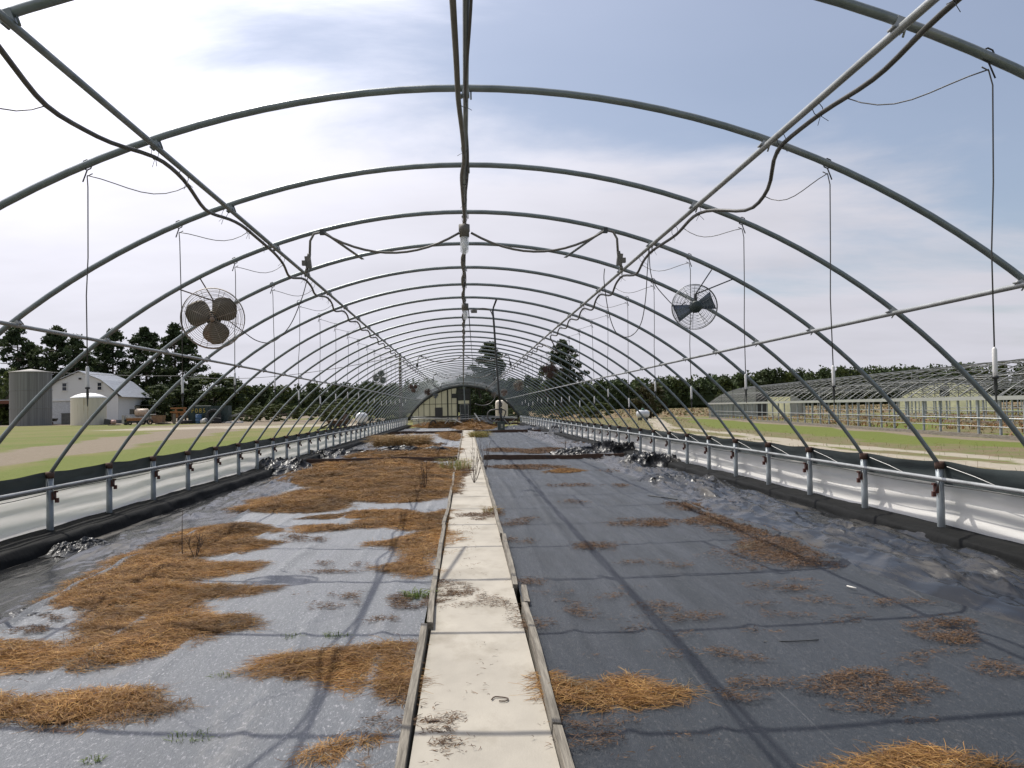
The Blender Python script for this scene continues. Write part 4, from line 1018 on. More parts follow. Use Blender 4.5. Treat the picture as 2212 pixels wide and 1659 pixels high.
hay_patch(c3([(450, 810), (640, 768), (850, 760), (1100, 738), (1300, 718), (1500, 738), (1640, 760), (1790, 695), (1900, 750), (1800, 790), (1870, 960), (1740, 1010), (1700, 1292), (1400, 1312), (1180, 1272), (1140, 1230), (1330, 1190), (1280, 1110), (1290, 1060), (1150, 1040), (1130, 1000), (1350, 975), (1410, 920), (1300, 872), (950, 882), (700, 912), (500, 916), (360, 905), (450, 860), (700, 850), (920, 850), (1100, 800), (900, 792), (700, 812)]), 2100, hmax=.14)
hay_patch(c3([(930, 262), (1000, 228), (1400, 230), (1560, 208), (1700, 198), (1880, 190), (1880, 240), (1750, 262), (1500, 285), (1000, 287)]), 700, L=(.10, .28), hmax=.12)
hay_patch(c4([(30, 820), (150, 740), (300, 660), (560, 636), (940, 618), (1250, 622), (1545, 598), (1560, 660), (1490, 850), (1440, 1010), (1390, 1085), (1000, 1092), (830, 1052), (600, 1020), (450, 900), (200, 890)]), 3600, L=(.04, .14), hmax=.10)
hay_patch(c4([(500, 1700), (560, 1560), (850, 1480), (850, 1430), (1100, 1378), (1300, 1380), (1380, 1400), (1340, 1700)]), 3600, hmax=.10)
# tufts of straw hanging over the left edging onto the path
hay_patch(c3([(1760, 960), (1840, 930), (1900, 1020), (1770, 1030)]), 2600, L=(.08, .2), hmax=.07, mat_=False)
# right bed
hay_patch(c6([(520, 840), (590, 790), (800, 788), (950, 830), (1200, 828), (1500, 868), (1700, 930), (1810, 1000), (1700, 1062), (1450, 1142), (1250, 1172), (1000, 1192), (800, 1142), (640, 1132), (580, 960)]), 3400, L=(.04, .14), hmax=.055, flow=0)
hay_patch([(1430, 1083), (1530, 1090), (1640, 1138), (1720, 1172), (1805, 1224), (1700, 1232), (1610, 1196), (1530, 1132)], 1500, L=(.015, .05), w=.003, hmax=.012, pal=LITC * 1.1, mat_=False)
hay_patch([(1743, 1632), (1820, 1622), (1911, 1611), (2001, 1615), (2095, 1630), (2190, 1650), (2300, 1700), (1700, 1700)], 3600, hmax=.12)
hay_patch(c3([(2614, 400), (2704, 372), (2844, 364), (2994, 385), (2894, 402)]), 900, hmax=.10)
# far end
hay_patch([(895, 922), (940, 908), (1000, 907), (1040, 912), (1000, 921), (940, 925)], 160, L=(.2, .45), w=.006, hmax=.28, grow=.3)
hay_patch([(985, 925), (1005, 917), (1046, 916), (1068, 921), (1050, 928), (1010, 930)], 220, L=(.2, .45), w=.006, hmax=.40, grow=.45)
hay_patch(c3([(1720, 60), (1800, 45), (1880, 70), (1880, 130), (1790, 110)]), 350, L=(.12, .3), hmax=.12)
hay_patch([(898, 964), (910, 956), (985, 975), (970, 988), (905, 985)], 120, L=(.10, .25), w=.004, hmax=.05, mat_=False)
# litter of small dark dead weeds
for cx, cy, rx, ry, dn in [
    (1400, 1131, 80, 9, 1), (1350, 1135, 30, 6, .5), (1290, 1184, 62, 9, 1.3), (1250, 1183, 35, 5, .6), (1600, 1130, 60, 12, 1), (1490, 1130, 90, 9, 1.1), (1500, 1095, 60, 6, .5), (1620, 1200, 90, 22, .45),
    (1535, 1092, 60, 10, 1.0), (1600, 1140, 70, 16, 1.3), (1680, 1185, 75, 20, 1.5), (1740, 1205, 60, 18, 1.6), (1780, 1228, 50, 9, 1.2), (1640, 1228, 60, 7, .6), (1560, 1100, 35, 8, 1), (1700, 1150, 40, 10, .8),
    (1375, 1218, 50, 6, .8), (1455, 1222, 35, 6, .8), (1110, 1171, 40, 8, .8), (1140, 1260, 45, 9, 1.2), (1105, 1133, 30, 5, .7), (1130, 1125, 40, 5, .5),
    (1690, 1270, 75, 12, 1.6), (1630, 1268, 40, 8, .6), (1270, 1325, 60, 12, 1.0), (1255, 1330, 35, 9, .9), (1420, 1317, 45, 12, 1.0), (1480, 1335, 70, 12, .8), (1330, 1342, 60, 5, .8),
    (1225, 1305, 60, 5, .6), (1320, 1290, 50, 5, .5), (1210, 1285, 60, 6, .5), (1146, 1350, 45, 16, 1.4), (1370, 1360, 28, 7, .6), (1450, 1378, 50, 8, .6), (1290, 1419, 35, 6, .5), (1590, 1418, 75, 12, 1.1), (1570, 1425, 35, 10, 1.3),
    (2030, 1365, 75, 24, 1.9), (1975, 1345, 35, 10, 1), (2070, 1380, 50, 12, 1.6), (1830, 1300, 90, 10, .7), (1960, 1305, 90, 9, .7), (1700, 1330, 50, 8, .6), (1650, 1310, 40, 6, .5), (1820, 1340, 50, 8, .5), (1660, 1366, 40, 5, .8),
    (1880, 1490, 130, 30, 1.0), (1700, 1478, 110, 12, 1.2), (1630, 1505, 60, 12, 1.3), (1900, 1470, 90, 16, 1.5), (1930, 1520, 80, 20, 1.0), (1960, 1490, 60, 14, 1.2), (2000, 1550, 60, 12, .7), (1850, 1540, 60, 12, 1.0), (1960, 1430, 50, 10, .8), (2040, 1415, 60, 8, .7), (2160, 1450, 60, 18, 1.2), (1780, 1425, 14, 5, 1.2), (2110, 1390, 40, 5, .7),
    (1260, 1590, 70, 28, .8), (1290, 1565, 90, 12, .6), (1220, 1550, 30, 22, 1.0), (1400, 1635, 60, 12, .5), (1490, 1600, 60, 8, .4), (1460, 1420, 40, 9, .5), (1350, 1275, 40, 4, .5), (1240, 1085, 30, 4, .5),
    (1340, 1018, 40, 4, .4), (1160, 1010, 60, 5, .7), (1100, 1010, 40, 4, .8), (1230, 1050, 45, 4, .4), (1330, 1050, 30, 3, .5), (1250, 958, 30, 2, .7), (1090, 973, 40, 4, .5), (1190, 970, 30, 2, .6), (1160, 976, 35, 4, .8)]:
    litter(cx, cy, rx * 1.15, ry * 1.15, 2500 * dn)
for cx, cy, rx, ry, dn in [(885, 1302, 45, 16, 1.6), (930, 1305, 30, 10, 1.2), (815, 1345, 45, 10, 1.1), (695, 1315, 40, 8, .8), (755, 1308, 25, 7, .6), (660, 1283, 30, 6, .7), (740, 1290, 35, 6, .9), (730, 1237, 40, 6, .7), (655, 1165, 60, 8, .8), (705, 1238, 70, 5, .7), (720, 1222, 35, 6, .8), (780, 1222, 25, 4, .6),
    (880, 1545, 60, 25, .8), (830, 1570, 60, 20, .6), (600, 1450, 40, 6, .5), (560, 1430, 25, 5, .6), (70, 1475, 25, 5, .8), (530, 1325, 18, 3, .7), (540, 1165, 20, 4, .6), (60, 1368, 45, 10, 1.3), (110, 1340, 30, 10, 1.2), (800, 1015, 200, 6, .3), (900, 960, 60, 5, .3)]:
    litter(cx, cy, rx, ry, 3800 * dn)
# on the path itself
for cx, cy, rx, ry, dn in [(985, 1275, 48, 18, 1.9), (960, 1285, 25, 20, 2.2), (1020, 1300, 75, 20, .55), (1080, 1300, 40, 24, .55), (960, 1318, 40, 7, .8), (935, 1590, 42, 50, 1.5), (985, 1600, 50, 30, 1.0), (960, 1560, 40, 14, 1.0), (1030, 1118, 40, 8, 1.2), (1065, 1110, 22, 8, 1.6), (920, 1640, 30, 20, 1.5), (1100, 1325, 20, 30, .6), (1160, 1600, 12, 40, .25), (990, 1050, 14, 20, .6), (1000, 1020, 20, 10, 1.2), (1010, 1205, 30, 70, .06), (1040, 1450, 70, 60, .03)]:
    litter(cx, cy, rx, ry, 3200 * dn, L=(.012, .04), w=.0028)
ho = hay.build('dead_straw', m_hay, label='golden brown dead straw matted in drifts over the ground cloths', cat='straw', kind='stuff')
if hayV:
    o = link('straw_mat', fast_mesh('straw_mat', np.concatenate(hayV), np.concatenate(hayF), True), m_haymat, ho)
lit.build('weed_litter', m_hay, label='dark reddish brown dead weed litter scattered over the right cloth and path', cat='weed litter', kind='stuff')

# grass clumps, weeds and dry stalks that stand on their own
def blades(st, c, rx, ry, n, L, w, pal, lean=.5, z=0.0):
    a = rng.uniform(0, 2 * math.pi, n); r = np.sqrt(rng.uniform(0, 1, n))
    P = np.column_stack([c[0] + rx * r * np.cos(a), c[1] + ry * r * np.sin(a), np.full(n, z)])
    st.strands(P, rng.uniform(*L, n), w, a + rng.normal(0, .8, n), np.clip(rng.normal(1.25, lean, n), .15, 1.5), pick(pal, n), .5)
GRN = np.array([(.10, .15, .025), (.16, .20, .04), (.07, .11, .02)]); YEL = np.array([(.24, .21, .06), (.30, .20, .07), (.17, .17, .04)]); TAN = np.array([(.30, .20, .09), (.22, .13, .05), (.36, .26, .13)])
def clump(name, label, c, rx, ry, n, L, w, pal, lean=.45, cat='weed'):
    s = Straw(); blades(s, (0, 0), rx, ry, n, L, w, pal, lean); s2 = s.build(name, m_hay, label=label, cat=cat); s2.location = (c[0], c[1], c[2] if len(c) > 2 else 0); return s2
clump('grass_tuft', 'bright green grass tuft against the left edging board', gp(905, 1292), .11, .05, 170, (.04, .11), .0045, GRN, .6, 'grass tuft')
clump('grass_tuft', 'small pale green sprig left of the thin wire shadow on the left cloth', gp(640, 1377), .07, .04, 50, (.015, .045), .003, GRN, .8, 'grass tuft')
clump('grass_tuft', 'small bright green sprig just left of the dark purlin shadow', gp(730, 1376), .08, .04, 60, (.02, .05), .003, GRN, .8, 'grass tuft')
clump('grass_tuft', 'green sprig at the bottom left corner of the left cloth', gp(200, 1645), .04, .03, 40, (.015, .04), .003, GRN, .9, 'grass tuft')
clump('grass_tuft', 'low green sprigs beside the lowest hoop shadow on the left cloth', gp(415, 1595), .11, .05, 50, (.015, .045), .003, GRN, .8, 'grass tuft')
clump('grass_tuft', 'tiny green sprig below the long straw drift on the left cloth', gp(480, 1462), .06, .04, 30, (.015, .04), .003, GRN, .8, 'grass tuft')
clump('grass_clump', 'long tall clump of dry tan grass on the left bed', gp(868, 962), 1.05, .9, 2600, (.35, .75), .012, TAN, .5, 'grass clump')
clump('grass_clump', 'yellow green grass clump on the right edge of the path', gp(1035, 944), .42, .8, 700, (.25, .5), .011, YEL, .6, 'grass clump')
clump('weed_patch', 'tan and green weeds growing over the path at the left edging', gp(985, 1012), .35, .9, 420, (.12, .42), .007, np.concatenate([TAN, YEL, GRN[:2]]), .5)
clump('weed_patch', 'dry grass tuft leaning on the right edging board', gp(1060, 1108), .10, .15, 120, (.06, .16), .0045, np.concatenate([TAN, YEL]), .6)
def stalks(label, c, n, H, spread, r=.004, name='dry_weed', twigs=True):
    m = MB()
    for i in range(n):
        a = random.uniform(0, 2 * math.pi); s = random.uniform(.3, 1) * spread; h = H * random.uniform(.55, 1)
        P = [(0, 0, 0)] + [(s * math.cos(a) * t ** .7 + .01 * random.uniform(-1, 1), s * math.sin(a) * t ** .7, h * t) for t in (.12, .3, .55, .8, 1)]
        m.tube(P, [r, r, r * .9, r * .8, r * .6, r * .35], 5)
        if twigs:
            for k in range(5):
                t = random.uniform(.35, .95); i_ = min(4, int(t * 5)); b = Vector(P[i_]).lerp(Vector(P[i_ + 1]), .5); d = Vector((random.uniform(-1, 1), random.uniform(-1, 1), 1.6)).normalized() * random.uniform(.04, .10)
                m.tube([b, b + d], r * .45, 4)
    return tag(m.build(name, m_stalk, loc=c), label, 'weed')
m_stalk = mat('dry_stalk', (.075, .05, .035), .9, 0, .3, 20)
stalks('bare dark dead weed with many upright stems on the path', tuple(gp(1024, 1044)), 10, .92, .24, .0042)
stalks('bare brown twigs standing just right of the dead weed on the path', tuple(gp(1050, 1015)), 6, .70, .12, .0045)
stalks('single thin dry stalk standing in the straw at the left', tuple(gp(395, 1200)), 1, .45, .05, .005, twigs=False)
stalks('short broken dry twigs standing in the straw at the left', tuple(gp(420, 1205)), 4, .26, .16, .004)
stalks('thin dry stalk in the straw before the left dividing board', tuple(gp(918, 1062)), 3, .55, .10, .007)
stalks('dry stalk in front of the right heap of black plastic', tuple(gp(1222, 975)), 2, .35, .05, .008)
# small things lying about
def bit(name, label, P, r, m, cat): tag(MB().tube(smooth_path(P, 4), r, 6).build(name, m), label, cat)
g0 = lambda x, y, z=.018: tuple(gp(x, y, z))
bit('bent_twig', 'bent dark twig lying alone on the concrete path', [g0(1062, 1511), g0(1070, 1505), g0(1096, 1508), g0(1093, 1514), g0(1078, 1514)], .0032, m_stalk, 'twig')
bit('bent_twig', 'curved brown twig on the path beside the lower litter', [g0(920, 1553), g0(926, 1559), g0(938, 1558), g0(950, 1557)], .004, m_stalk, 'twig')
bit('stick', 'short pale stick lying on the right cloth near the film edge', [g0(1830, 1266, .012), g0(1842, 1269, .016), g0(1850, 1271, .012)], .006, m_whitewood, 'stick')
bit('tape_strip', 'flat black strip of tape on the right cloth under a hoop shadow', [g0(1650, 1386, .006), g0(1710, 1385, .006), g0(1768, 1382, .006)], .0035, m_dark, 'tape')
bit('hose_piece', 'thin black hose lying across the right cloth', [g0(1400, 1070, .01), g0(1500, 1083, .012), g0(1620, 1100, .012), g0(1760, 1123, .012)], .008, m_dark, 'hose')
# ------------------------------------------------------------------ trees
class Leaves:
    def __init__(s): s.V, s.C = [], []
    def clump(s, C, Rr, n, size, col, jit=.3):
        """n small triangles spread through an ellipsoid"""
        d = rng.normal(size=(n, 3)); d /= np.linalg.norm(d, axis=1)[:, None]
        P = np.asarray(C) + d * (rng.uniform(.25, 1, n) ** .5)[:, None] * np.asarray(Rr)
        a = rng.normal(size=(n, 3)); a /= np.linalg.norm(a, axis=1)[:, None]
        b = rng.normal(size=(n, 3)); b -= (b * a).sum(1)[:, None] * a; b /= np.linalg.norm(b, axis=1)[:, None]
        z = size * rng.uniform(.6, 1.4, n)[:, None]
        s.V.append(np.stack([P - a * z * .5, P + a * z * .5, P + b * z], 1).reshape(-1, 3))
        s.C.append(np.repeat(np.asarray(col) * rng.uniform(1 - jit, 1 + jit, (n, 1)), 3, axis=0))
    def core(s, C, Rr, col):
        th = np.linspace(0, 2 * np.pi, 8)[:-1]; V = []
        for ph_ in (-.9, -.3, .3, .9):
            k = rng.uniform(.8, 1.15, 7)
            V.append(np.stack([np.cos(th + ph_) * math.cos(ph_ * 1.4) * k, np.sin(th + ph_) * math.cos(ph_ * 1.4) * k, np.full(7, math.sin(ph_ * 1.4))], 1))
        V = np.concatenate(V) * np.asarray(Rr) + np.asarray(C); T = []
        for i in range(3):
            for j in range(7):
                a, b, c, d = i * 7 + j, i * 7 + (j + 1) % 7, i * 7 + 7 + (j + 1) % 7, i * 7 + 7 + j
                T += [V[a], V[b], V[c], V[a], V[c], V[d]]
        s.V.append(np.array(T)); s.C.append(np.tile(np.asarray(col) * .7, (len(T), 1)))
    def build(s, name, parent=None):
        V = np.concatenate(s.V); F = np.arange(len(V)).reshape(-1, 3)
        return link(name, fast_mesh(name, V, F, False, np.concatenate(s.C)), m_leaf, parent)
PINE = np.array([.040, .060, .027]); PINE2 = np.array([.060, .080, .032]); BROAD = np.array([.046, .066, .025]); BR2 = np.array([.075, .095, .028])
def pine(label, base, h, w, seed, bare=.28, n=70, name='pine_tree', leaf=.42, top=.5):
    random.seed(seed)
    t = thing(name, label, 'tree', base)
    lean = random.uniform(-.3, .3)
    tp = lambda f: (lean * f + .2 * math.sin(f * 4 + seed), .1 * math.sin(f * 3), h * f)
    tr = MB().tube([tp(f) for f in np.linspace(0, .97, 9)], [.022 * h * (1 - .85 * f) for f in np.linspace(0, 1, 9)], 7)
    L = Leaves()
    for i in range(n):
        f = bare + (1 - bare) * ((i + random.random()) / n) ** .9
        rr = w * .5 * (math.sin(math.pi * min(1, ((f - bare) / (1 - bare)) * .80 + .20)) ** .8) * random.uniform(.35, 1.05) * (1.15 if random.random() < .15 else 1)
        a = random.uniform(0, 2 * math.pi); c = tp(f); e = (c[0] + rr * math.cos(a), c[1] + rr * math.sin(a), c[2] + random.uniform(-.2, .5) * .08 * h)
        if rr > .12 * w: tr.tube([c, tuple((np.array(c) * .4 + np.array(e) * .6) - np.array([0, 0, .02 * h])), e], [.005 * h, .0035 * h, .0015 * h], 4)
        s = h * random.uniform(.035, .065) * (1.25 - .5 * f)
        L.core(e, (s * .75, s * .75, s * .4), PINE)
        L.clump(e, (s * 1.25, s * 1.25, s * .75), 75, leaf * h / 18, PINE if random.random() < .65 else PINE2)
        if random.random() < .6: L.clump(np.array(c) * .5 + np.array(e) * .5, (s, s, s * .7), 30, leaf * h / 18, PINE)
    tr.build('trunk', m_bark, t); L.build('crown', t)
    return t
def broad(label, base, h, w, seed, n=60, name='broadleaf_tree', low=.12, leaf=.36, pal=(BROAD, BR2)):
    random.seed(seed); n = int(n * max(1, .8 * w / h))
    t = thing(name, label, 'tree' if h > 3 else 'bush', base)
    tr = MB().tube([(0, 0, 0), (.1, 0, h * .3), (-.05, .1, h * .6)], [.03 * h, .022 * h, .01 * h], 7); L = Leaves()
    for i in range(n):
        a = random.uniform(0, 2 * math.pi); u = random.uniform(-1, 1); q = random.uniform(.45, 1) ** .5
        r = math.sqrt(max(0, 1 - u * u)) * q
        c = (w * .5 * r * math.cos(a), w * .5 * r * math.sin(a), h * (low + (1 - low) * (.5 + .46 * u * q)) )
        s = h * random.uniform(.06, .12)
        k_ = min(w / h, 1.5)
        L.core(c, (s * .9 * k_, s * .9 * k_, s * .7), pal[0])
        L.clump(c, (s * 1.3 * k_, s * 1.3 * k_, s), 60, leaf * h / 10, pal[0] if random.random() < .6 else pal[1])
        if i % 5 == 0: tr.tube([(0, .05, h * .35), tuple(np.array(c) * .6 + np.array([0, 0, h * .15])), c], [.012 * h, .007 * h, .002 * h], 5)
    tr.build('trunk', m_bark, t); L.build('crown', t)
    return t
B = lambda px, Y: tuple(np.array([1, 1, 0]) * at(px, 890, Y) + np.array([0, 0, GZ]))
HT = lambda px, py, Y: at(px, py, Y)[2] - GZ
def P_(label, px, py, Y, wpx, seed, **k): pine(label, B(px, Y), HT(px, py, Y), 1.14 * wpx * Y / F, seed, **k)
P_('tall pine at the far left behind the grey silo', 42, 709, 172, 84, 1, n=75)
P_('dark pine standing right behind the silo and the barn roof', 122, 712, 174, 92, 2, bare=.22, n=90)
P_('narrow dark pine overlapping the one behind the barn ridge', 166, 728, 170, 74, 3, bare=.22, n=60)
P_('pine behind the right slope of the barn roof with bare lower trunk', 245, 718, 176, 90, 4, n=70)
P_('tall open pine right of the barn with visible trunk', 315, 712, 178, 90, 5, bare=.30, n=75)
P_('tall ragged pine at the right end of the pine row', 376, 708, 176, 92, 6, bare=.30, n=75)
broad('wide dark broadleaf tree right of the pine row behind the dumpster', B(462, 168), HT(462, 806, 168), 12.5, 7, 110, low=.02)
broad('low dark bush behind the right end of the barn', B(355, 165), 7.5, 9, 8, 60, low=.0)
broad('yellow green tree at the far left edge behind the silo', B(6, 160), 11, 8, 9, 60, low=.0, pal=(BR2, BR2 * 1.2))
P_('dense dark conifer rising beyond the far end of the greenhouse', 1056, 742, 100, 78, 10, bare=.05, n=120, name='conifer_tree')
P_('dark ragged pine above the right hoops with its trunk showing', 1216, 737, 108, 88, 11, bare=.22, n=90)
broad('dark bush filling the doorway opening, left of the white tank', B(1040, 84), 4.8, 4.6, 12, 80, low=0, pal=(PINE, BROAD))
broad('dark evergreen bush behind the far end door', B(1018, 90), 5.2, 4, 13, 70, low=0, pal=(PINE, PINE))
broad('dark broadleaf tree right behind the white tank', B(1105, 96), 4.6, 5, 14, 60, low=0, pal=(PINE, BROAD))
broad('low green bush just right of the white tank', B(1118, 80), 1.7, 2.6, 15, 40, low=0, pal=(BROAD, BR2))
broad('dark broad tree left of the ragged pine, above the field weeds', B(1180, 150), 9, 9, 16, 60, low=0)
broad('upright orange tinged dark bush at the edge of the bare field', B(1405, 88), 4.1, 3.6, 17, 60, low=0, pal=(np.array([.06, .055, .022]), BROAD))
for i, (px, Y, h, w, nm) in enumerate([(800, 98, 2.6, 5, 'bright green brush behind the rusty wagon'), (845, 96, 3.4, 5, 'taller bright green brush left of the far end wall'), (745, 110, 3.2, 6, 'olive brush far left above the sandy strip'), (700, 120, 2.6, 7, 'low yellow green brush left of the silver tank'), (600, 130, 2.8, 9, 'low bright brush beyond the sandy yard'), (540, 135, 2.4, 8, 'low green brush right of the dumpster'), (1250, 100, 1.6, 5, 'leafy green weeds right of the far rail'), (1290, 92, 1.9, 4, 'pale green bush by the bare field'), (1200, 105, 1.6, 6, 'green weeds behind the far right rail end'), (872, 100, 3.0, 4, 'bright brush beside the end wall')]):
    broad(nm, B(px, Y), h, w, 30 + i, 45, 'bush', 0, .30, (BR2, np.array([.10, .125, .03])))
def treeline(label, spans, seed, hh):
    L = Leaves(); random.seed(seed)
    for x0, y0, x1, y1, n in spans:
        for i in range(n):
            t = (i + random.random()) / n
            for row in range(2):
                x = x0 + (x1 - x0) * t + random.uniform(-4, 4); y = y0 + (y1 - y0) * t + row * 12 + random.uniform(-4, 4)
                h = hh(x, y) * random.uniform(.90, 1.06) * (1 + .06 * row); w = random.uniform(4.5, 7.5)
                col = BROAD * random.uniform(.75, 1.25) if random.random() < .7 else (PINE2 if random.random() < .6 else BR2 * .9)
                L.core((x, y, GZ + h * .26), (w * .75, w * .5, h * .36), col); L.core((x, y, GZ + h * .62), (w * .42, w * .4, h * .26), col)
                for k in range(13):
                    u = random.uniform(.02, 1); a = random.uniform(0, 2 * math.pi); r = w * .5 * math.sin(math.pi * (.18 + .72 * u)) * random.uniform(.3, 1)
                    s = random.uniform(1.2, 2.2)
                    L.clump((x + r * math.cos(a), y + r * math.sin(a), GZ + h * u), (s * 1.2, s * 1.2, s), 30, 1.0, col)
    o = L.build('treeline'); tag(o, label, 'trees', kind='stuff')
treeline('far dark wood along the horizon left of the greenhouse', [(-420, 180, -190, 270, 60), (-190, 270, -60, 300, 44), (-60, 300, 20, 310, 28)], 21, lambda x, y: 10.2)
treeline('far dark wood along the horizon right of the greenhouse', [(15, 310, 90, 315, 32), (90, 315, 180, 290, 38), (180, 290, 300, 220, 34), (300, 220, 420, 120, 34)], 22, lambda x, y: 10.4 + 2.2 * (x > 100))

# weeds and stalks standing outside the right wall and between the ruts
ws = Straw()
n = 9000; P = np.column_stack([rng.uniform(4.9, 26, n), rng.uniform(6, 80, n)])
sc_ = a_scrub(P[:, 0], P[:, 1]); k = rng.uniform(size=n) < sc_ * (.35 + .8 * np.clip(perlin(P[:, 0] * .8, P[:, 1] * .5) + .3, 0, 1)); P = P[k]; n = len(P)
ws.strands(np.column_stack([P, np.full(n, GZ)]), rng.uniform(.06, .24, n), np.clip(P[:, 1] / 2500, .004, .03), rng.uniform(0, 6.28, n), np.clip(rng.normal(1.0, .5, n), .1, 1.5), pick(np.concatenate([TAN * .7, YEL * .8, GRN]), n), .5)
n = 1400; P = np.column_stack([rng.uniform(5.0, 10, n), rng.uniform(8, 40, n)]); k = perlin(P[:, 0] * 1.5, P[:, 1] * .9) > .25; P = P[k]; n = len(P)
ws.strands(np.column_stack([P, np.full(n, GZ)]), rng.uniform(.2, .55, n), np.clip(P[:, 1] / 2500, .005, .02), rng.uniform(0, 6.28, n), np.clip(rng.normal(1.3, .2, n), .1, 1.5), pick(TAN * .7, n), .4)
ws.build('field_weeds', m_hay, label='scrubby brown and green weeds along the sandy ruts right of the greenhouse', cat='weeds', kind='stuff')
# stubble of the bare field: rows of pale leaves
fs = Straw(); n = 7000; P = np.column_stack([rng.uniform(20, 120, n), rng.uniform(90, 260, n)]); P[:, 0] = np.round(P[:, 0] / 2.2) * 2.2 + rng.normal(0, .25, n)
k = a_field(P[:, 0], P[:, 1]) > .5; P = P[k]; n = len(P)
fs.strands(np.column_stack([P, np.full(n, GZ)]), rng.uniform(.3, .8, n), rng.uniform(.10, .3, n), rng.uniform(0, 6.28, n), np.clip(rng.normal(.7, .4, n), .1, 1.5), pick(np.array([(.20, .16, .075), (.15, .09, .04), (.34, .30, .17), (.10, .11, .04)]), n), .8)
fs.build('field_stubble', m_hay, label='brown and pale stubble rows of the bare field before the far wood', cat='stubble', kind='stuff')

# ------------------------------------------------------------------ farm buildings on the left
m_siding = mat('white_siding', (.72, .72, .70), .75, 0, .08, 3, stretch=(.3, .3, 14), bump=.4, bscale=3, spot=((.36, .34, .31), .30))
m_tin = mat('tin_roof', (.50, .52, .55), .38, .35, .12, 1.2, stretch=(5, .4, 1), spot=((.34, .33, .32), .36))
m_win = mat('dark_window', (.03, .035, .045), .15)
m_conc2 = mat('old_silo_concrete', (.195, .198, .192), .9, 0, .30, 1.1, stretch=(3.0, 3.0, .035), spot=((.11, .11, .105), .42), spotscale=1.3)
bY = 152.0
bl = at(88.7, 900, bY)[0]; br = at(255.5, 900, bY)[0]; bc = at(172.5, 900, bY)[0]; hw = (br - bl) / 2
ze, zb_, zp = at(256, 854.5, bY)[2], at(221, 822.5, bY)[2], at(172.5, 803, bY)[2]
kx = hw * .585; DEP = 13.5
barn = thing('barn', 'white gambrel barn with a tin roof and two gable windows', 'barn', (bc, bY, GZ))
prof = [(-hw, 0), (-hw, ze - GZ), (-kx, zb_ - GZ), (0, zp - GZ), (kx, zb_ - GZ), (hw, ze - GZ), (hw, 0)]
# walls: gable fronts and side walls made of lapped boards
wb = MB(); zt = zp - GZ
def halfw(z):
    if z <= ze - GZ: return hw
    if z <= zb_ - GZ: return hw + (kx - hw) * (z - ze + GZ) / (zb_ - ze)
    return kx * (1 - (z - zb_ + GZ) / (zp - zb_))
st = .24
i = 0; z = .0
while z < zt - .02:
    z2 = min(zt, z + st); a, b = halfw(z), halfw(z2 - .001)
    for yy, s in ((0, -1), (DEP, 1)):
        wb.add([(-a, yy + s * .03, z), (a, yy + s * .03, z), (b, yy, z2), (-b, yy, z2)], [(0, 1, 2, 3)])
        wb.add([(-a, yy, z), (a, yy, z), (a, yy + s * .03, z), (-a, yy + s * .03, z)], [(0, 1, 2, 3)])
    if z2 <= ze - GZ + .1:
        for s in (-1, 1):
            wb.add([(s * (hw + .03), 0, z), (s * (hw + .03), DEP, z), (s * hw, DEP, z2), (s * hw, 0, z2)], [(0, 1, 2, 3)])
    z = z2
wb.build('wall', m_siding, barn)
OV = .55
for s in (-1, 1):
    rp = [(0, zp - GZ + .10), (s * kx, zb_ - GZ + .12), (s * (hw + .9), ze - GZ - .28)]
    m = MB()
    for (xa, za), (xb, zb2) in zip(rp[:-1], rp[1:]):
        m.prism([(xa, -OV, za), (xb, -OV, zb2), (xb, DEP + OV, zb2), (xa, DEP + OV, za)], (0, 0, .06))
    rf = m.build('roof', m_tin, barn)
    r2m = MB()
    for y in np.arange(-OV, DEP + OV, .62):
        for (xa, za), (xb, zb2) in zip(rp[:-1], rp[1:]): r2m.bar((xa, y, za + .07), (xb, y, zb2 + .07), .05, .06)
    r2m.build('seam', m_tin, rf)
for px0, px1, py0, py1 in ((134.5, 145, 827, 844.5), (210.5, 220.5, 826, 843)):
    a, b = at(px0, py1, bY), at(px1, py0, bY); c = ((a[0] + b[0]) / 2 - bc, -.08, (a[2] + b[2]) / 2 - GZ); w_, h_ = b[0] - a[0], b[2] - a[2]
    fr = MB().box((c[0] - w_ / 2, c[1], c[2]), (.12, .1, h_ + .2)).box((c[0] + w_ / 2, c[1], c[2]), (.12, .1, h_ + .2)).box((c[0], c[1], c[2] - h_ / 2), (w_ + .3, .16, .12)).box((c[0], c[1], c[2] + h_ / 2), (w_ + .2, .1, .12)).box((c[0], c[1], c[2]), (w_, .06, .08)).build('window', m_siding, barn)
    MB().box((c[0], c[1] + .02, c[2]), (w_, .04, h_)).build('pane', m_win, fr)
a = at(124, 865.5, bY)
MB().box((a[0] - bc, -.12, a[2] - GZ), (5.8, .22, .22)).build('door_lintel', m_siding, barn)
MB().box((a[0] - bc - .2, -.05, (a[2] - GZ) / 2 - .05), (5.2, .05, a[2] - GZ - .3)).build('garage_door', mat('white_door', (.52, .54, .56), .6), barn)
MB().box((0, DEP / 2, .2), (2 * hw + .1, DEP + .1, .8)).build('foundation', mat('block_base', (.16, .15, .14), .9), barn)
MB().box((at(171, 818, bY)[0] - bc + .2, -.15, at(171, 818, bY)[2] - GZ), (.35, .3, .3)).build('gable_lamp', m_dark, barn)
MB().box((hw + 2.2, DEP * .72, 3.2), (4.2, 4.5, .15)).bar((hw + 4.0, DEP * .5, 0), (hw + 4.0, DEP * .5, 3.2), .15, .15).build('lean_to', m_dkgreen, barn)
sc = at(66.9, 900, 142)
silo = thing('silo', 'tall grey streaked concrete silo with a low cone roof', 'silo', (sc[0], 142, GZ))
hs = at(66.9, 805, 142)[2] - GZ; rs = 39.2 * 142 / F
prf = [(rs, 0)]
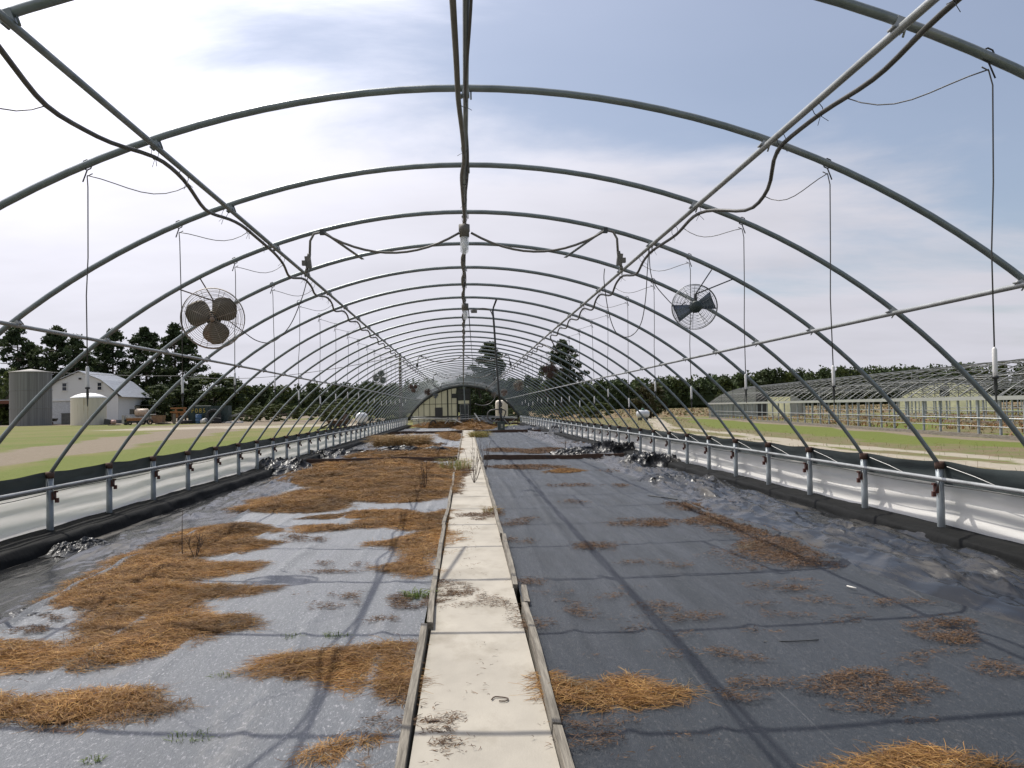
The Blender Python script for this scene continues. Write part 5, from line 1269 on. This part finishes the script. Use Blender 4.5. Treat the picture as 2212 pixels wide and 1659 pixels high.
for i in range(1, 4): prf += [(rs, hs * i / 3 - .12), (rs + .04, hs * i / 3 - .10), (rs + .04, hs * i / 3), (rs, hs * i / 3 + .02 if i < 3 else hs)]
MB().lathe(prf, (0, 0, 0), 48, None, False).build('wall', m_conc2, silo)
MB().lathe([(rs + .08, hs), (rs + .08, hs + .08), (0, hs + .62)], (0, 0, 0), 48).build('roof', mat('silo_roof', (.42, .40, .36), .7), silo)
wt = at(191.7, 900, 132); rt_ = 34.2 * 132 / F; ht = at(191.7, 858.5, 132)[2] - GZ
wtk = thing('storage_tank', 'round cream storage tank with a domed white lid before the barn', 'tank', (wt[0], 132, GZ))
MB().lathe([(rt_, 0), (rt_, ht - .1)], (0, 0, 0), 48).build('wall', mat('stained_cream_tank', (.60, .555, .47), .6, 0, .08, 1, spot=((.33, .24, .12), .34), stretch=(2.5, 2.5, .25), spotscale=.9), wtk)
MB().lathe([(rt_ + .06, ht - .12), (rt_ + .06, ht), (rt_ * .75, ht + .34), (rt_ * .4, ht + .62), (0, ht + .70)], (0, 0, 0), 48).build('lid', mat('white_tank_lid', (.74, .74, .72), .5), wtk)
sh = at(0, 900, 156)
shed = thing('open_shed', 'dark open shed with a reddish roof edge left of the silo', 'shed', (sh[0] - 4, 156, GZ))
MB().box((0, 4, 4.55), (20, 9, .14)).build('roof', m_tin, shed)
MB().box((0, -.5, 4.2), (20, .12, .62)).build('fascia', mat('red_brown_fascia', (.13, .05, .03), .8), shed)
MB().box((0, 8, 2.2), (20, .2, 4.4)).build('back_wall', m_dkgreen, shed)
for x in (-9, -3, 3, 9): MB().box((x, -.3, 2.1), (.25, .25, 4.2)).build('post', m_brownwood, shed)

# ------------------------------------------------------------------ junk in the yard
JY = 122.0
J = lambda x, y, dy=0: at((400 + x / 3.687) / 1.736, (1480 + y / 3.687) / 1.736, JY + dy)
JX = lambda x: J(x, 400)[0]
PXM = JY / F / 1.736 / 3.687                  # metres per zoomed pixel
dump = thing('dumpster', 'dark green open dumpster with yellow letters on its side', 'dumpster', (JX(1390), JY + 1.5, GZ))
wd, hd = 520 * PXM, 238 * PXM
m_dump = mat('dumpster_green', (.014, .032, .030), .55, 0, .3, 3)
b = MB().box((0, -.95, hd / 2), (wd, .08, hd)).box((0, .95, hd / 2), (wd, .08, hd)).box((-wd / 2, 0, hd / 2), (.08, 1.9, hd)).box((wd / 2, 0, hd / 2), (.08, 1.9, hd)).box((0, 0, .15), (wd, 1.9, .1))
b.build('bin', m_dump, dump)
for x in np.linspace(-wd / 2, wd / 2, 9): MB().box((x, -1.0, hd / 2), (.12, .1, hd)).build('rib', m_dump, dump)
MB().box((-.35 * wd + .4 * wd * .5, -1.0, hd + .03), (wd * .45, .14, .10)).build('rim', m_galv, dump)
fc = bpy.data.curves.new('lettering', 'FONT'); fc.body = 'F085'; fc.size = .88; fc.extrude = .01; fc.align_x = 'CENTER'; fc.space_character = 1.25
bpy.context.view_layer.update(); _tmp = bpy.data.objects.new('tmp', fc); fme = bpy.data.meshes.new_from_object(_tmp); bpy.data.objects.remove(_tmp); fme.materials.clear()
fo = link('lettering', fme, mat('yellow_paint', (.40, .31, .07), .7), dump, (JX(1258) - JX(1390), -1.10, hd - .95)); fo.rotation_euler = (math.pi / 2, 0, 0)
bb = thing('barrel', 'blue plastic barrel standing before the dumpster', 'barrel', (JX(1288), JY - .5, GZ))
MB().lathe([(0, 0), (.38, 0), (.41, .05), (.41, .42), (.43, .45), (.41, .48), (.41, .85), (.43, .88), (.41, .91), (.41, 1.28), (.38, 1.33), (0, 1.33)], (0, 0, 0), 20).build('drum', mat('blue_plastic', (.045, .10, .20), .5), bb)
wdm = thing('barrel', 'white drum lying right of the blue barrel', 'barrel', (JX(1370), JY - .8, GZ + .36))
MB().lathe([(0, -.42), (.34, -.42), (.37, -.38), (.37, .38), (.34, .42), (0, .42)], (0, 0, 0), 18, Matrix.Rotation(1.3, 3, 'Y') @ Matrix.Rotation(.4, 3, 'X')).build('drum', mat('dirty_white_drum', (.55, .53, .50), .5, 0, .1, 2, spot=((.25, .22, .19), .4)), wdm)
m_rubber = mat('old_rubber', (.022, .022, .022), .8, 0, .3, 6)
def tyre(label, x, r, wdt, z, M_, dy=0.0):
    t = thing('tyre', label, 'tyre', (JX(x), JY + dy, GZ + z), 0, 'old tyres in the yard')
    MB().lathe([(r * .60, -wdt * .42), (r * .92, -wdt / 2), (r, -wdt * .36), (r, wdt * .36), (r * .92, wdt / 2), (r * .60, wdt * .42), (r * .56, 0), (r * .60, -wdt * .42)], (0, 0, 0), 28, M_).build('carcass', m_rubber, t)
    m = MB()
    for k in range(16):
        a = 2 * math.pi * k / 16; p = M_ @ Vector((r * math.cos(a), r * math.sin(a), 0)); q = M_ @ Vector((0, 0, wdt * .42))
        m.bar(p - q, p + q, r * .07, r * .07)
    m.build('tread', m_rubber, t); return t
RX = Matrix.Rotation(math.pi / 2, 3, 'X')
tyre('very large old tractor tyre leaning on the dumpster', 1485, 1.05, .55, 1.02, RX, -.2)
tyre('tyre lying flat right of the white drum', 1545, .78, .45, .26, Matrix.Identity(3), -1.4)
tyre('tyre stacked on the flat one right of the white drum', 1560, .62, .34, .68, Matrix.Rotation(.25, 3, 'Y'), -1.4)
tyre('dark tyre left of the blue barrel', 1130, .8, .5, .28, Matrix.Identity(3), -.8)
tyre('upright dark tyre left of the blue barrel', 1060, .62, .35, .62, Matrix.Rotation(.35, 3, 'Z') @ RX, -.6)
tyre('pale rimmed tyre leaning by the tan scoop', 640, .42, .26, .42, RX, -1.2)
au = thing('auger', 'long grey conveyor pipe slanting up right of the dumpster', 'auger', tuple(J(1640, 390, 2)))
o0 = J(1640, 390, 2)
MB().bar(J(1640, 318, 2) - o0, J(1850, 258, 2) - o0, .28, .22).build('tube', m_galv, au); MB().bar(J(1640, 332, 2) - o0, J(1830, 275, 2) - o0, .12, .10).build('lower_tube', m_galv, au)
MB().bar(J(1780, 285, 2) - o0, J(1800, 400, 2) - o0, .1, .1).bar(J(1690, 320, 2) - o0, J(1680, 400, 2) - o0, .1, .1).build('leg', m_dark, au)
m_scrapw = mat('white_scrap', (.62, .61, .60), .6, 0, .2, 4)
for i, (x, w_, h_, lab) in enumerate([(1690, 120, 18, 'flat white scrap sheet below the conveyor pipe'), (1790, 90, 14, 'second white scrap sheet right of the conveyor foot'), (1860, 60, 22, 'small white heap at the right end of the yard junk'), (1490, 70, 10, 'pale board on the ground before the tyres'), (1640, 60, 10, 'pale board beside the stacked tyres'), (820, 140, 16, 'tan flat board heap before the brown machine'), (780, 130, 24, 'pale plank stack left of the leaning post'), (130, 120, 12, 'pale boards on the ground before the barn wall')]):
    tag(MB().box((0, 0, h_ * PXM / 2), (w_ * PXM, 1.2, h_ * PXM), M=Matrix.Rotation(.04 * (i % 3 - 1), 3, 'Y')).box((w_ * PXM * .2, -.3, h_ * PXM * .9), (w_ * PXM * .5, .7, h_ * PXM * .5)).build('scrap_sheet', m_scrapw if i in (0, 1, 2) else m_wood, loc=(JX(x), JY - .6, GZ)), lab, 'scrap', 'scrap lying in the yard')
# sprayer trailer
sp = thing('sprayer_trailer', 'flat trailer carrying a rusty cream horizontal tank and pump box', 'trailer', (JX(390), JY + 1, GZ))
X0 = JX(390); rx = lambda x: JX(x) - X0; rz = lambda y: J(390, y, 1)[2] - GZ
MB().box((rx(385), 0, rz(330)), (340 * PXM, 1.9, .5)).box((rx(230), -.3, rz(340)), (.35, 1.6, 1.2)).build('bed', mat('dull_white_bed', (.36, .35, .33), .6, 0, .2, 3), sp)
MB().lathe([(0, -.95), (.40, -.92), (.58, -.80), (.60, .8), (.42, .95), (0, 1.0)], (rx(450), 0, rz(252)), 20, Matrix.Rotation(math.pi / 2, 3, 'Y')).build('tank', mat('rusty_cream_tank', (.38, .30, .22), .5, 0, .2, 2, spot=((.20, .09, .05), .38)), sp)
MB().box((rx(325), -.2, rz(235)), (.55, .6, .75)).box((rx(372), -.2, rz(182)), (.12, .12, .5)).box((rx(372), -.2, rz(165)), (.3, .15, .12)).build('pump_box', m_dark, sp)
for x in (265, 500): MB().lathe([(.2, -.12), (.42, -.12), (.42, .12), (.2, .12), (.2, -.12)], (rx(x), -.95, .42), 18, RX).build('wheel', m_rubber, sp)
cart = thing('cart', 'orange brown wooden cart before the sprayer trailer', 'cart', (JX(450), JY - 1.2, GZ))
MB().box((0, 0, .78), (190 * PXM, 1.2, .40), taper=1.12).build('box', mat('orange_brown_wood', (.27, .12, .055), .8, 0, .3, 4), cart)
for x in (-.6, .6): MB().lathe([(.1, -.06), (.3, -.06), (.3, .06), (.1, .06), (.1, -.06)], (x, -.6, .3), 14, RX).build('wheel', m_rubber, cart)
MB().bar((.9, 0, .55), (1.7, 0, .1), .06, .06).build('handle', m_dark, cart)
mc = thing('machine', 'brown rusty hopper machine with a white top panel in the yard', 'machine', (JX(690), JY, GZ))
o1 = JX(690)
MB().box((JX(720) - o1, 0, .75), (1.3, 1.2, 1.1), taper=1.2).box((JX(650) - o1, -.3, .65), (.9, .9, .55), taper=.8).build('hopper', mat('tan_rust', (.24, .14, .085), .8, 0, .3, 3), mc)
MB().box((JX(615) - o1, -.3, 1.42), (1.35, .8, .10), M=Matrix.Rotation(-.06, 3, 'Y')).build('top_panel', m_scrapw, mc)
MB().bar((JX(600) - o1, -.3, 0), (JX(600) - o1, -.3, 1.4), .08, .08).bar((JX(760) - o1, 0, 0), (JX(760) - o1, 0, .8), .1, .1).build('leg', m_dark, mc)
im = thing('implement', 'orange rusty farm implement frame behind the hopper machine', 'implement', (JX(700), JY + 9, GZ))
m_or = mat('orange_rust', (.30, .13, .05), .75, 0, .25, 4)
MB().box((0, 0, 2.35), (2.3, .5, .22)).box((.1, 0, 1.75), (2.6, .6, .20)).box((-.4, 0, 2.05), (.2, .5, .5)).box((.9, 0, 2.05), (.2, .5, .5)).box((-.2, .3, 1.3), (1.6, .5, .8)).build('toolbar', m_or, im)
for x in (-1.0, 0, 1.0, 2.2): MB().bar((x, 0, 1.7), (x + .2, -.2, .1), .14, .14).build('tine', m_brownwood, im)
MB().box((2.4, 0, 1.1), (2.4, .4, .2)).build('drawbar', m_brownwood, im)
tag(MB().box((0, 0, .75), (.30, .30, 1.5)).build('leaning_post', m_wood, loc=(JX(935), JY, GZ)), 'short grey wooden post between the plank stack and the tyres', 'post')
wh = thing('wheelbarrow', 'dark wheelbarrow with a red wheel before the white garage door', 'wheelbarrow', (at(112, 900, 146)[0], 146, GZ))
MB().box((0, 0, .85), (1.2, .8, .5), taper=1.4).build('tray', m_dark, wh); MB().bar((-.4, 0, .8), (-2.4, 0, 1.25), .07, .07).build('handle', m_dark, wh); MB().lathe([(.0, -.08), (.28, -.08), (.28, .08), (0, .08)], (.1, -.3, .28), 14, RX).build('wheel', m_redclamp, wh)
tag(MB().box((0, 0, .95), (2.2, 1.4, 1.9)).box((0, 0, 1.92), (2.3, 1.5, .08)).build('metal_bin', mat('grey_bin', (.15, .155, .155), .6, 0, .2, 3), loc=(at(148, 900, 146)[0], 146.5, GZ)), 'grey metal bin left of the cream storage tank', 'bin')
hp_ = thing('hand_truck', 'dark machine with a pink end lying right of the storage tank', 'machine', (at(233, 900, 131)[0], 131, GZ))
MB().box((0, 0, .42), (.9, .8, .84), M=Matrix.Rotation(.2, 3, 'Y')).build('body', m_dark, hp_); MB().lathe([(0, -.1), (.36, -.1), (.36, .5), (0, .55)], (.6, 0, .38), 16, Matrix.Rotation(math.pi / 2, 3, 'Y')).build('end_drum', mat('pink_plastic', (.45, .28, .24), .6), hp_)

# ------------------------------------------------------------------ nearer things beyond the left wall
wg = at(728, 928, 60)
wag = thing('wagon', 'low rusty brown wagon beyond the left wall', 'wagon', (wg[0], 60, GZ))
MB().box((.15, 0, .62), (1.3, 1.2, .30), taper=1.15).box((.62, 0, .95), (.35, 1.1, .5), taper=.6).build('box', m_brownwood, wag)
MB().bar((-1.4, 0, .10), (-.4, 0, .60), .35, .10).bar((-1.2, .3, .2), (.1, .3, .35), .08, .08).build('tongue', m_dkgreen, wag)
for x in (-.2, .5): MB().lathe([(.1, -.06), (.28, -.06), (.28, .06), (.1, .06), (.1, -.06)], (x, -.6, .28), 14, RX).build('wheel', m_rubber, wag)
MB().box((.1, -.62, .45), (.9, .05, .12)).build('side_rail', m_redclamp, wag)
def gas_tank(label, c, L_, r, rz):
    t = thing('gas_tank', label, 'gas tank', c, rz)
    M_ = Matrix.Rotation(math.pi / 2, 3, 'Y')
    MB().lathe([(0, -L_ / 2)] + [(r * math.sin(a), -L_ / 2 + r * .7 * (1 - math.cos(a))) for a in np.linspace(.3, math.pi / 2, 6)] + [(r * math.sin(a), L_ / 2 - r * .7 * (1 - math.cos(a))) for a in np.linspace(math.pi / 2, .3, 6)] + [(0, L_ / 2)], (0, 0, r + .22), 28, M_).build('shell', mat('silver_white_paint', (.60, .61, .62), .35, .1, .06, 2, spot=((.45, .44, .42), .3)), t)
    MB().lathe([(r * .34, 0), (r * .36, .12), (r * .28, .2), (0, .22)], (0, 0, 2 * r + .19), 16).build('valve_dome', mat('green_dome', (.03, .11, .07), .5), t)
    for x in (-L_ * .28, L_ * .28): MB().box((x, 0, .14), (.14, r * 1.1, .28)).build('foot', m_dark, t)
    return t
c = at(1389, 908, 77); gas_tank('silver white gas tank with a green dome at the edge of the bare field', (c[0], 77, GZ), 1.35, .38, .5)
c = at(782, 919, 82); gas_tank('round silver gas tank seen end on beyond the left wall', (c[0], 82, GZ), 1.7, .52, 1.48)
# pole and wires
c = at(866, 890, 84)
pole = tag(MB().tube([(0, 0, 0), (0, 0, HT(866, 765, 84))], [.17, .13], 10).build('utility_pole', m_bark, loc=(c[0], 84, GZ)), 'dark wooden utility pole left of the far end wall', 'pole')
T0 = at(866, 768, 84)
tag(MB().tube(sagline(T0, at(390, 812, 140), 1.2, 24) + sagline(at(390, 812, 140), at(60, 800, 150), .3, 8)[1:], .035, 4).build('power_line', m_dark), 'thin sagging power line from the pole to the farmyard', 'power line')
tag(MB().tube(sagline(T0, at(1010, 806, 130), 1.0, 16), .03, 4).build('power_line', m_dark), 'thin power line running right from the pole', 'power line')

# ------------------------------------------------------------------ the second greenhouse range on the right
A0 = np.array([18.7, 26.8]); A1 = np.array([24.8, 82.8]); dv = (A1 - A0) / np.linalg.norm(A1 - A0); nv = np.array([dv[1], -dv[0]])
ang = math.atan2(dv[0], dv[1])
O2 = A1 - dv * 76.2
g2 = thing('greenhouse_range', 'bare multi bay greenhouse range on the right with a long pale gutter', 'greenhouse', (O2[0], O2[1], GZ), -ang)
LEN, BW, GH_, AH = 76.2, 9.4, 1.42, 1.60
m_h2 = mat('pale_hoop_steel', (.19, .195, .19), .42, .4, .12, 6, spot=((.27, .25, .22), .34))
m_gut = mat('gutter_steel', (.66, .67, .69), .4, .05, .06, 3)
R2_ = (BW * BW / 4 + AH * AH) / (2 * AH); a2 = math.asin(BW / 2 / R2_)
pts = [(BW / 2 + R2_ * math.sin(a), 0, GH_ + .08 + AH - R2_ + R2_ * math.cos(a)) for a in np.linspace(-a2, a2, 19)]
h2 = MB().tube(pts, .021, 6).mesh('hoop'); h2.materials.append(m_h2)
chord = MB().tube([(1.5, 0, GH_ + .86), (BW - 1.5, 0, GH_ + .86)], .018, 5).tube([(BW / 2, 0, GH_ + .86), (BW / 2, 0, GH_ + AH)], .018, 5).mesh('tie_bar'); chord.materials.append(m_h2)
p2 = MB().box((0, 0, GH_ / 2), (.075, .075, GH_)).mesh('post'); p2.materials.append(m_post)
nh = int(LEN / S0)
for bay in range(3):
    for i in range(nh + 1):
        y = LEN - i * S0
        link('hoop', h2, None, g2, (bay * BW, y, 0))
        if i % 4 == 0: link('tie_bar', chord, None, g2, (bay * BW, y, 0))
for wl in range(4):
    for i in range(nh + 1): link('post', p2, None, g2, (wl * BW, LEN - i * S0, 0))
    MB().prism([(wl * BW - .16, 0, GH_ + .10), (wl * BW - .11, 0, GH_ - .04), (wl * BW + .11, 0, GH_ - .04), (wl * BW + .16, 0, GH_ + .10), (wl * BW + .12, 0, GH_ + .06), (wl * BW - .12, 0, GH_ + .06)], (0, LEN, 0)).build('gutter', m_gut, g2)
    MB().tube([(wl * BW - .08, 0, .72), (wl * BW - .08, LEN, .72)], .025, 6).tube([(wl * BW - .06, 0, .42), (wl * BW - .06, LEN, .42)], .014, 5).build('side_rail', m_galv, g2)
    MB().box((wl * BW, LEN / 2, .06), (.14, LEN, .16)).build('base_board', m_wood, g2)
for bay in range(3):
    for f in (.16, .33, .5, .67, .84):
        a = -a2 + 2 * a2 * f; MB().tube([(bay * BW + BW / 2 + R2_ * math.sin(a), 0, GH_ + .05 + AH - R2_ + R2_ * math.cos(a)), (bay * BW + BW / 2 + R2_ * math.sin(a), LEN, GH_ + .05 + AH - R2_ + R2_ * math.cos(a))], .018, 5).build('purlin', m_h2, g2)
m_pan2 = mat('pale_green_grey_panel', (.80, .79, .63), .6, 0, .12, 1.2, spot=((.62, .62, .50), .36), trans=.55)
za = lambda x: GH_ + .08 + AH - R2_ + math.sqrt(R2_ * R2_ - (x - BW / 2) ** 2)
for bay, mm, holes in ((0, mat('grey_panel', (.40, .41, .38), .6, 0, .15, 1, trans=.4), ((5,),)), (2, m_pan2, ((3,),))):
    e = thing('end_wall', None, None); e.parent = g2; e.location = (bay * BW, LEN + .05, 0)
    xs2 = np.linspace(.1, BW - .1, 9)
    for i, (a, b) in enumerate(zip(xs2[:-1], xs2[1:])):
        if bay == 0 and i in (5, 6):
            MB().prism([(a + .02, 0, .05), (b - .02, 0, .05), (b - .02, 0, 2.0), (a + .02, 0, 2.0)], (0, .03, 0)).build('panel', m_pan2, e); continue
        lo = .05
        if bay == 0 and i == 4: MB().prism([(a, 0, .05), (b, 0, .05), (b, 0, 2.5), (a, 0, 2.5)], (0, .03, 0)).build('dark_opening', m_dark, e); continue
        for z0, z1 in ((.05, GH_), (GH_ + .06, 9)):
            ta, tb = min(z1, za(a)), min(z1, za(b))
            if max(ta, tb) - z0 < .1: continue
            MB().prism([(a + .02, 0, z0), (b - .02, 0, z0), (b - .02, 0, max(tb, z0 + .02)), (a + .02, 0, max(ta, z0 + .02))], (0, .03, 0)).build('panel', mm, e)
        MB().box((b, -.04, za(min(b, BW - .12)) / 2), (.06, .06, za(min(b, BW - .12)))).build('batten', m_h2, e)
    if bay == 2: MB().box((xs2[4] - .2, -.06, 2.25), (.95, .06, 1.0)).build('dark_opening', m_dark, e)
    MB().box((BW / 2, -.05, GH_ + .03), (BW, .05, .07)).box((BW / 2, -.05, 2.05), (BW * .8, .05, .06)).build('rail', m_h2, e)
# dead growth inside that range, and benches of pipe
s = Straw()
n = 8000; U = np.column_stack([rng.uniform(.6, 27, n), rng.uniform(2, LEN - 3, n)]); k = perlin(U[:, 0] * .30, U[:, 1] * .16) > -.12; U = U[k]; n = len(U)
Wp = O2 + U[:, :1] * nv + U[:, 1:] * dv
s.strands(np.column_stack([Wp, np.full(n, GZ)]), rng.uniform(.15, .6, n), rng.uniform(.03, .08, n), rng.uniform(0, 6.28, n), np.clip(rng.normal(.9, .4, n), .1, 1.5), pick(np.array([(.22, .11, .045), (.17, .085, .035), (.26, .16, .07), (.10, .10, .035)]), n), .6)
s.build('range_weeds', m_hay, label='rust brown dead weeds covering the beds of the right greenhouse range', cat='weeds', kind='stuff')
# end of script
